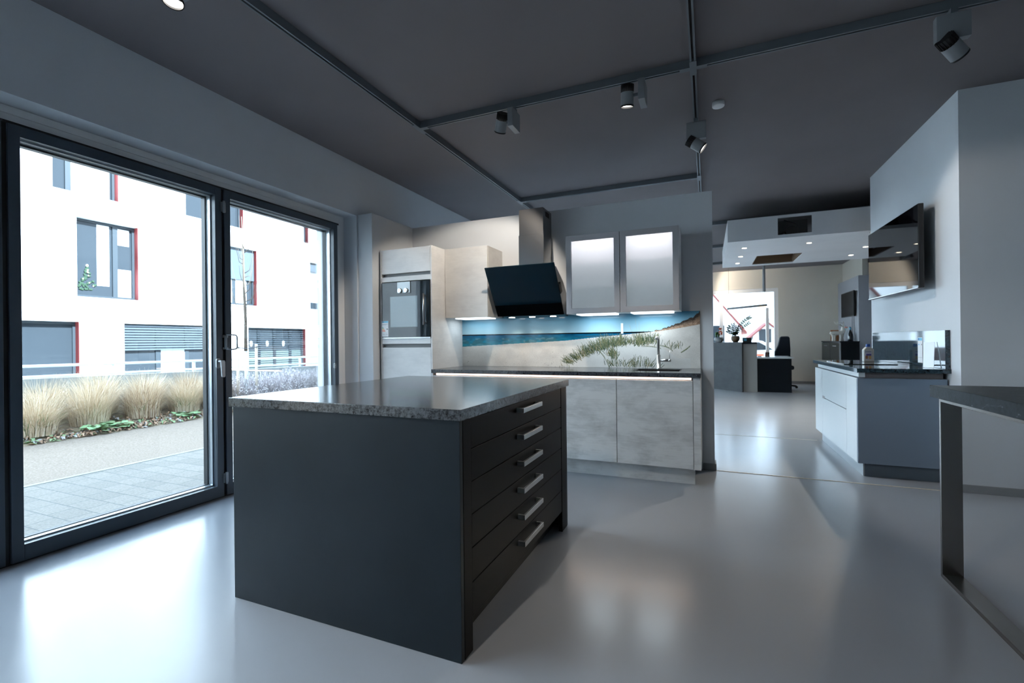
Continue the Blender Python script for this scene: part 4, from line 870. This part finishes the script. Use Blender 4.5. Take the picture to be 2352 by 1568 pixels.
ground('lower_yard', -9.0, -15.0, -12, 30, -1.2, -1.2, M_wallc)
# white railing
M_rail = mat('white_railing', (0.75, 0.78, 0.79), 0.5)
rl = empty('white_railing', (-9.25, 4.0, -1.2), 'white two-bar railing behind the low concrete wall', 'railing')
def rz_(y, d): return 0.885 - (y - 3.46) * 0.0078 - d
MB().path([(-9.2, -11, rz_(-11, 0)), (-9.2, 10.6, rz_(10.6, 0))], 0.022).build('top_bar', M_rail, rl)
MB().path([(-9.2, -11, rz_(-11, .135)), (-9.2, 10.6, rz_(10.6, .17))], 0.020).build('lower_bar', M_rail, rl)
for y in (-1.0, 0.7, 2.3, 4.576, 5.912, 8.471, 10.55): MB().box(-9.22, -9.26, y - .02, y + .02, -1.2, rz_(y, 0) + 0.0).build('post', M_rail, rl)
# opposite building
M_fac = paint('white_render', (0.82, 0.82, 0.81), 0.9, 0.01, 60)
M_bg = mat('building_glass', (0.030, 0.036, 0.042), 0.04, spec=0.2)
M_bgd = mat('building_frame', (0.02, 0.028, 0.035), 0.5)
M_redr = mat('red_reveal', (0.22, 0.03, 0.028), 0.7)
M_bl = mat('blind_grey', (0.055, 0.07, 0.085), 0.6)
bd = empty('apartment_building', (-16, 9, -1.2), 'white rendered apartment building with red window reveals across the path', 'building')
FXX = -15.0
wins = [(6.20, 7.61, 5.14, 7.0), (6.67, 8.08, 2.46, 4.54), (4.90, 6.71, -0.3, 1.81), (7.71, 10.6, -0.3, 1.80), (9.95, 11.87, 2.55, 4.55), (9.4, 11.36, 5.22, 7.2), (11.50, 14.05, 0.15, 1.78), (14.30, 15.9, 2.59, 4.52), (14.0, 14.25, 5.25, 7.2), (15.0, 16.2, 5.4, 7.2), (1.2, 3.4, -0.3, 1.81), (1.5, 3.4, 2.5, 4.5), (2.0, 3.6, 5.14, 7.0), (-3.0, -1.0, 2.5, 4.5), (-4.0, -1.5, -0.3, 1.81), (17.5, 20, 0.1, 1.78)]
ysx = sorted({-14.0, 34.0} | {v for w_ in wins for v in w_[:2]}); zsx = sorted({-1.2, 11.0} | {v for w_ in wins for v in w_[2:]})
wm = MB()
for i in range(len(ysx) - 1):
    j = 0
    while j < len(zsx) - 1:
        cy_ = (ysx[i] + ysx[i + 1]) / 2
        inside = lambda jj: any(w_[0] < cy_ < w_[1] and w_[2] < (zsx[jj] + zsx[jj + 1]) / 2 < w_[3] for w_ in wins)
        if inside(j): j += 1; continue
        k = j
        while k + 1 < len(zsx) - 1 and not inside(k + 1): k += 1
        wm.box(FXX, FXX - 0.28, ysx[i], ysx[i + 1], zsx[j], zsx[k + 1]); j = k + 1
wm.box(FXX - 0.6, FXX - 8, -14, 34, -1.2, 11)
wm.build('rendered_wall', M_fac, bd)
M_int = mat('dim_room', (0.20, 0.22, 0.25), 0.8)
for n_, (a, b, c, d) in enumerate(wins):
    f = MB(); X0, X1 = FXX - 0.17, FXX - 0.24
    f.box(X0, X1, a, a + .07, c, d).box(X0, X1, b - .07, b, c, d).box(X0, X1, a + .07, b - .07, c, c + .07).box(X0, X1, a + .07, b - .07, d - .07, d)
    mids = {0: [0.27], 1: [0.66], 2: [0.35], 3: [0.33, 0.62], 4: [0.6], 6: [0.22, 0.48, 0.76]}.get(n_, [0.5] if b - a > 1 else [])
    for t in mids: f.box(X0, X1, a + (b - a) * t - .06, a + (b - a) * t + .06, c + .07, d - .07)
    wf = f.build('window', M_bgd, bd)
    MB().box(FXX - .205, FXX - .215, a + .07, b - .07, c + .07, d - .07).build('pane', M_bg, wf)
    MB().box(FXX - .01, FXX - .17, b - .010, b, c, d).build('red_reveal', M_redr, wf)
    MB().box(FXX + .04, FXX - .17, a - .02, b + .02, c - .035, c).build('sill', M_white, wf)
    if n_ in (3, 4, 6, 7):
        zb_ = {3: 1.08, 4: 3.45, 6: 0.2, 7: 4.15}[n_]; m = MB()
        stp = 0.075; z = d - 0.04
        if n_ == 4: m.box(FXX - .12, FXX - .14, a + .02, b - .03, zb_, d)
        elif n_ == 7: m.box(FXX - .10, FXX - .14, a + .02, b - .03, zb_, d)
        else:
            th_ = 0.045 if n_ == 3 else 0.012
            while z > zb_: m.box(FXX - .09, FXX - .14, a + .02, b - .03, z - th_, z); z -= stp
        m.build('blind', M_bl, wf)
    if n_ == 1:
        MB().box(FXX - .196, FXX - .203, a + .52, a + .80, c + .35, d - .08).box(FXX - .196, FXX - .203, a + .98, a + 1.28, d - .55, d - .1).box(FXX - .196, FXX - .203, a + .90, a + 1.32, c + .08, c + .85).build('curtain', M_paper, wf)
        m = MB(); random.seed(4)
        for _ in range(70): h = random.random(); m.blob((FXX - .19, a + .30 + random.uniform(-.24, .24) * (1 - h), c + .2 + h * .62), (0.006, .035, .03), 6)
        m.build('christmas_tree', mat('tree_green', (0.015, 0.04, 0.018), 0.8), wf)
        m = MB()
        for _ in range(9): h = random.random(); m.blob((FXX - .182, a + .30 + random.uniform(-.22, .22) * (1 - h), c + .2 + h * .6), (0.004, .012, .012), 6)
        m.blob((FXX - .182, a + .30, c + .86), (0.004, .03, .03), 6); m.build('tree_lights', M_glow, wf)
    if n_ == 0: MB().box(FXX - .196, FXX - .203, a + .45, b - .12, c + .08, d - .1).box(FXX - .196, FXX - .203, a + .02, a + .33, d - .7, d - .1).build('curtain', M_paper, wf)
    if n_ == 4: MB().box(FXX - .196, FXX - .203, a + .1, b - .28, c + .08, zb_).build('curtain', M_paper, wf)
    if n_ in (7, 8, 9): MB().box(FXX - .196, FXX - .203, a + .08, b - .08, c + .3, d - .12).build('curtain', M_paper, wf)
    if n_ == 3: MB().box(FXX - .196, FXX - .203, a + 1.05, a + 1.75, c + .5, 1.05).build('curtain', M_paper, wf)
    if n_ == 6:
        for t in (0.10, 0.36, 0.64): MB().blob((FXX - .19, a + (b - a) * t, 1.20), (0.01, .07, .12), 10).build('pendant_shade', M_ivory, wf)
        MB().box(FXX - .196, FXX - .203, a + .1, b - .1, c + .1, 0.95).build('curtain', mat('pale_green_curtain', (0.12, 0.16, 0.15), 0.7), wf)
# ornamental grasses
random.seed(21)
def blades(m, cx, cy, cz, n_, hmin, hmax, spread, wd, mi_n=1, up=0.6, r0=0.10):
    for _ in range(n_):
        a = random.uniform(0, 2 * math.pi); r = random.random() ** .5 * r0; h = random.uniform(hmin, hmax); lean = random.random() ** .8 * spread * random.uniform(.6, 1.3); wob = random.uniform(-.12, .12)
        x, y = cx + r * math.cos(a), cy + r * math.sin(a); dx, dy = math.cos(a), math.sin(a); pr = (-dy * wd, dx * wd)
        pts = []
        for k, t in enumerate((0, .35, .7, 1.0)):
            q = lean * t * t; z = h * t * (1 - 0.28 * t * t * lean / max(spread, .01)); pts.append((max(-8.775, x + dx * q - dy * wob * t * t), y + dy * q + dx * wob * t * t, cz + z, (1 - t * .9)))
        vs = []
        for (px_, py_, pz_, w_) in pts: vs += [(px_ - pr[0] * w_, py_ - pr[1] * w_, pz_), (px_ + pr[0] * w_, py_ + pr[1] * w_, pz_)]
        m.add(vs, [(0, 1, 3, 2), (2, 3, 5, 4), (4, 5, 7, 6)], random.randrange(mi_n))
M_straw = mat('straw_grass', (0.58, 0.44, 0.29), 0.8); M_straw2 = mat('pale_straw', (0.78, 0.65, 0.49), 0.8); M_gg = mat('green_grass', (0.22, 0.30, 0.14), 0.8); M_brn = mat('dry_brown', (0.26, 0.15, 0.09), 0.9)
def bz(x): return (-7.4 - x) / 1.4 * 0.22 - 0.004
GC = [(-7.80, 3.02, .95, 1, 'nearest big straw grass clump, green at its foot'), (-7.95, 3.66, .95, 0, 'second straw grass clump along the bed edge'), (-7.95, 4.32, .92, 2, 'third straw grass clump, brownish at its foot'),
      (-7.98, 4.95, .90, 1, 'fourth straw grass clump, green at its foot'), (-8.0, 5.5, .82, 0, 'last straw grass clump before the grey shrubs'), (-8.42, 3.36, .95, 1, 'straw grass clump by the low wall behind the two nearest clumps'),
      (-8.42, 4.0, .95, 0, 'straw grass clump by the low wall behind the second and third clumps'), (-8.42, 4.65, .92, 0, 'straw grass clump by the low wall behind the third and fourth clumps'), (-8.44, 5.3, .88, 2, 'straw grass clump by the low wall nearest the shrubs'),
      (-7.85, 2.35, .95, 0, 'straw grass clump hidden mostly by the left door frame'), (-8.3, 10.7, .9, 0, 'pale grass clump beyond the far end of the grey shrubs')]
for i, (x, y, h, kd, lb) in enumerate(GC):
    m = MB(); blades(m, x, y, bz(x), 1300, h * .25, h * random.uniform(.66, .84), .38, 0.0032, 3, r0=.21); a_ = len(m.m)
    blades(m, x, y, bz(x), 160 if kd == 1 else 40, h * .2, h * .42, .26, 0.006, 1, r0=.18)
    for q in range(a_, len(m.m)): m.m[q] = 3
    if kd == 2:
        for q in range(0, len(m.m) // 6): m.m[q] = 4
    tag(m.build('grass_clump', [M_straw, M_straw2, M_straw, M_gg, M_brn]), lb, 'ornamental grass', 'ornamental grasses in the bed')
# grey twiggy shrubs
M_twig = mat('grey_twig', (0.40, 0.36, 0.36), 0.9); M_twig2 = mat('mauve_twig', (0.66, 0.60, 0.60), 0.9)
slabs = ['near', 'second', 'third', 'fourth', 'fifth', 'sixth', 'farthest']
for i, (x, y) in enumerate(((-8.0, 5.9), (-7.95, 6.55), (-8.1, 7.2), (-7.95, 7.9), (-8.1, 8.6), (-8.0, 9.4), (-8.0, 10.3))):
    m = MB()
    for _ in range(1500):
        a = random.uniform(0, 6.283); e = random.uniform(.15, 1.35); r = random.uniform(.25, .58); bx_, by_ = x + random.gauss(0, .10), y + random.gauss(0, .12)
        p0 = Vector((bx_, by_, bz(x))); p1 = p0 + Vector((math.cos(a) * math.cos(e), math.sin(a) * math.cos(e), math.sin(e))) * r
        sd = Vector((-math.sin(a), math.cos(a), 0)) * .0035
        p2 = p1 + Vector((random.uniform(-.05, .05), random.uniform(-.05, .05), random.uniform(.0, .07)))
        for v_ in (p1, p2): v_.x = max(v_.x, -8.76)
        m.add([p0 - sd, p0 + sd, p1 + sd, p1 - sd, p2], [(0, 1, 2, 3), (3, 2, 4)], random.randrange(2))
        if random.random() < .6: m.blob(tuple(p1), (.012, .012, .014), 4, random.randrange(2))
    o = m.build('twiggy_shrub', [M_twig, M_twig2]); tag(o, 'leafless grey twiggy shrub in the bed, %s of the row from the straw grasses' % slabs[i], 'shrub', 'grey shrubs in the bed')
# leaf litter and low greenery
m = MB(); random.seed(5)
for _ in range(2600):
    x = -7.4 - abs(random.gauss(0, .28)); y = random.uniform(1.0, 10.5); s_ = random.uniform(.02, .05); a = random.uniform(0, 6.28); tz = random.uniform(.0, .05)
    if x < -8.7: continue
    c_, d_ = math.cos(a) * s_, math.sin(a) * s_
    mi = random.choice((0, 0, 1, 1, 2, 3)); z = max(0, bz(x)) + .008
    m.add([(x - c_, y - d_, z), (x + d_ * .5, y - c_ * .5, z + tz), (x + c_, y + d_, z + .01), (x - d_ * .5, y + c_ * .5, z + tz)], [(0, 1, 2, 3)], mi)
tag(m.build('leaf_litter', [M_brn, mat('dry_leaf', (0.42, 0.27, 0.17), 0.9), mat('grey_leaf', (0.34, 0.32, 0.30), 0.9), M_gg]), 'brown and green leaf litter along the edge of the planting bed', 'leaves', kind='stuff')
for i, (x, y) in enumerate(((-7.55, 3.55), (-7.62, 3.85), (-7.6, 4.75))):
    m = MB()
    for k in range(46):
        a = random.uniform(0, 6.28); r = random.uniform(.03, .19); c_ = Vector((x + r * math.cos(a), y + r * math.sin(a), .03 + random.uniform(.02, .09))); s_ = random.uniform(.03, .055)
        t1 = Vector((math.cos(a), math.sin(a), random.uniform(-.3, .5))) * s_; t2_ = Vector((-math.sin(a), math.cos(a), random.uniform(-.3, .3))) * s_
        m.add([c_ - t1, c_ - t2_, c_ + t1, c_ + t2_], [(0, 1, 2, 3)], k % 2)
    tag(m.build('leafy_ground_plant', [mat('light_green_leaf', (0.22, 0.36, 0.16), 0.7), M_gg]), ['pale green leafy plant before the nearest grass clump', 'pale green leafy plant, the middle one along the gravel', 'pale green leafy plant farthest along the gravel'][i], 'plant', 'leafy plants by the gravel')
# young tree with stakes
ty = 5.93; tx = -7.8
tr_ = empty('young_tree', (tx, ty, 0.05), 'slim bare young tree tied between wooden stakes', 'tree')
M_bark = mat('bark', (0.13, 0.10, 0.075), 0.9); M_wh = mat('whitewashed_bark', (0.66, 0.68, 0.68), 0.9)
MB().path([(tx, ty, 0.05), (tx, ty + .005, 0.6), (tx, ty - .005, 1.05)], [0.034, 0.030, 0.028]).build('whitewashed_trunk', M_wh, tr_)
m = MB().path([(tx, ty - .005, 1.051), (tx, ty, 1.6), (tx - .01, ty - .02, 2.2), (tx, ty - .03, 2.8), (tx, ty - .06, 3.5)], [0.030, 0.026, 0.022, 0.014, 0.006])
random.seed(11)
for k in range(22):
    z = 1.5 + k * .075; a = random.uniform(0, 6.28); l_ = random.uniform(.25, .6); d = Vector((math.cos(a) * .45, math.sin(a) * .45, 1)).normalized(); s0 = Vector((tx, ty - .01, z))
    p = [s0, s0 + Vector((math.cos(a), math.sin(a), .5)) * l_ * .25, s0 + Vector((math.cos(a) * .38, math.sin(a) * .38, .6)) * l_, s0 + Vector((math.cos(a) * .45, math.sin(a) * .45, 1.1)) * l_]
    m.path(p, [.008, .006, .004, .002], 5)
m.build('trunk_and_branches', M_bark, tr_)
for i, (sy_, lb) in enumerate(((5.755, 'left wooden stake beside the young tree'), (6.125, 'right wooden stake beside the young tree'))):
    tag(MB().tube((tx + .02, sy_, bz(tx)), (tx + .02, sy_, 1.18), 0.024, n=14).build('tree_stake', mat('stake_wood', (0.60, 0.50, 0.38), 0.8)), lb, 'stake', 'stakes holding the tree')
MB().path([(tx + .045, 5.74, 1.12), (tx + .04, 5.93, 1.09), (tx + .045, 6.14, 1.13)], 0.009).build('tie', M_bl, tr_)

# ================================================================== OUTSIDE, FAR END
ground('street', -20, 30, 14.34, 90, -0.1, -0.1, mat('asphalt', (0.11, 0.11, 0.11), 0.9))
M_hill = mat('winter_hill', (0.22, 0.23, 0.2), 1.0)
L(M_hill, ramp(M_hill, noise(M_hill, coords(M_hill), 0.8, 5), [(0.35, (0.085, 0.095, 0.095)), (0.65, (0.15, 0.15, 0.12))]), P(M_hill).inputs['Base Color'])
m = MB(); vs = []
for i in range(30):
    for j in range(6):
        x = -10 + i; h = 3.3 + 1.6 * math.sin(i * .16 + .5) + .2 * math.sin(i * 1.3); vs.append((x, 44 + j * 3, -.1 + h * math.sin(j / 5 * math.pi / 2)))
m.add(vs, [(i * 6 + j, (i + 1) * 6 + j, (i + 1) * 6 + j + 1, i * 6 + j + 1) for i in range(29) for j in range(5)], smooth=True)
struct(m.build('hillside', M_hill))
M_roof = mat('red_roof', (0.22, 0.045, 0.035), 0.8)
def house(nm, x0, x1, y0, y1, he, hr, label):
    r = empty('house', ((x0 + x1) / 2, (y0 + y1) / 2, -.1), label, 'house', 'houses beyond the far window')
    xm = (x0 + x1) / 2
    MB().prism([(x0, -.1), (x1, -.1), (x1, he), (xm, hr), (x0, he)], 'y', y0, y1).build('walls', M_fac, r)
    t = .12; ov_ = .25; sl = (hr - he) / (x1 - xm)
    MB().prism([(x0 - ov_, he - sl * ov_ + .01), (xm, hr + .01), (x1 + ov_, he - sl * ov_ + .01), (x1 + ov_, he - sl * ov_ + t), (xm, hr + t), (x0 - ov_, he - sl * ov_ + t)], 'y', y0 - ov_, y1 + ov_).build('roof', M_roof, r)
    MB().box(x1 - 1.6, x1 - .8, y0 - .02, y0 - .001, .9, 1.9).build('window', M_bg, r)
house('a', -5.2, 1.6, 27, 34, 1.75, 6.2, 'white house with a steep red-edged gable close behind the far window')
house('b', 3.1, 5.1, 39, 42, 1.4, 2.3, 'small white house with a low red roof below the hill')
car = empty('parked_car', (1.4, 19.5, -.1), 'white and red parked car seen low through the far window', 'car')
prof = [(-.1, .25), (0, .62), (.5, .75), (1.0, 1.12), (2.0, 1.15), (2.5, .82), (3.1, .72), (3.25, .5), (3.25, .22), (-.1, .2)]
MB().prism([(x - .2, z - .05) for x, z in prof], 'y', 19.0, 20.5).build('car_body', mat('car_white', (0.75, 0.75, 0.76), 0.2), car, bevel=0.04)
MB().box(1.25, 1.85, 18.96, 18.995, .36, .62).build('red_panel', M_red, car)
for x in (.45, 2.4): MB().tube((x, 19.0 - .02, .17), (x, 19.18, .17), .27, n=24).build('wheel', M_plast, car)
MB().prism([(.55, .74), (.95, 1.02), (1.7, 1.05), (2.15, .78)], 'y', 18.985, 18.999).build('side_window', M_bg, car)
struct(MB().box(-8, 9, 24, 24.2, -.1, .75).build('garden_wall', mat('brown_fence', (0.09, 0.06, 0.06), 0.8)))
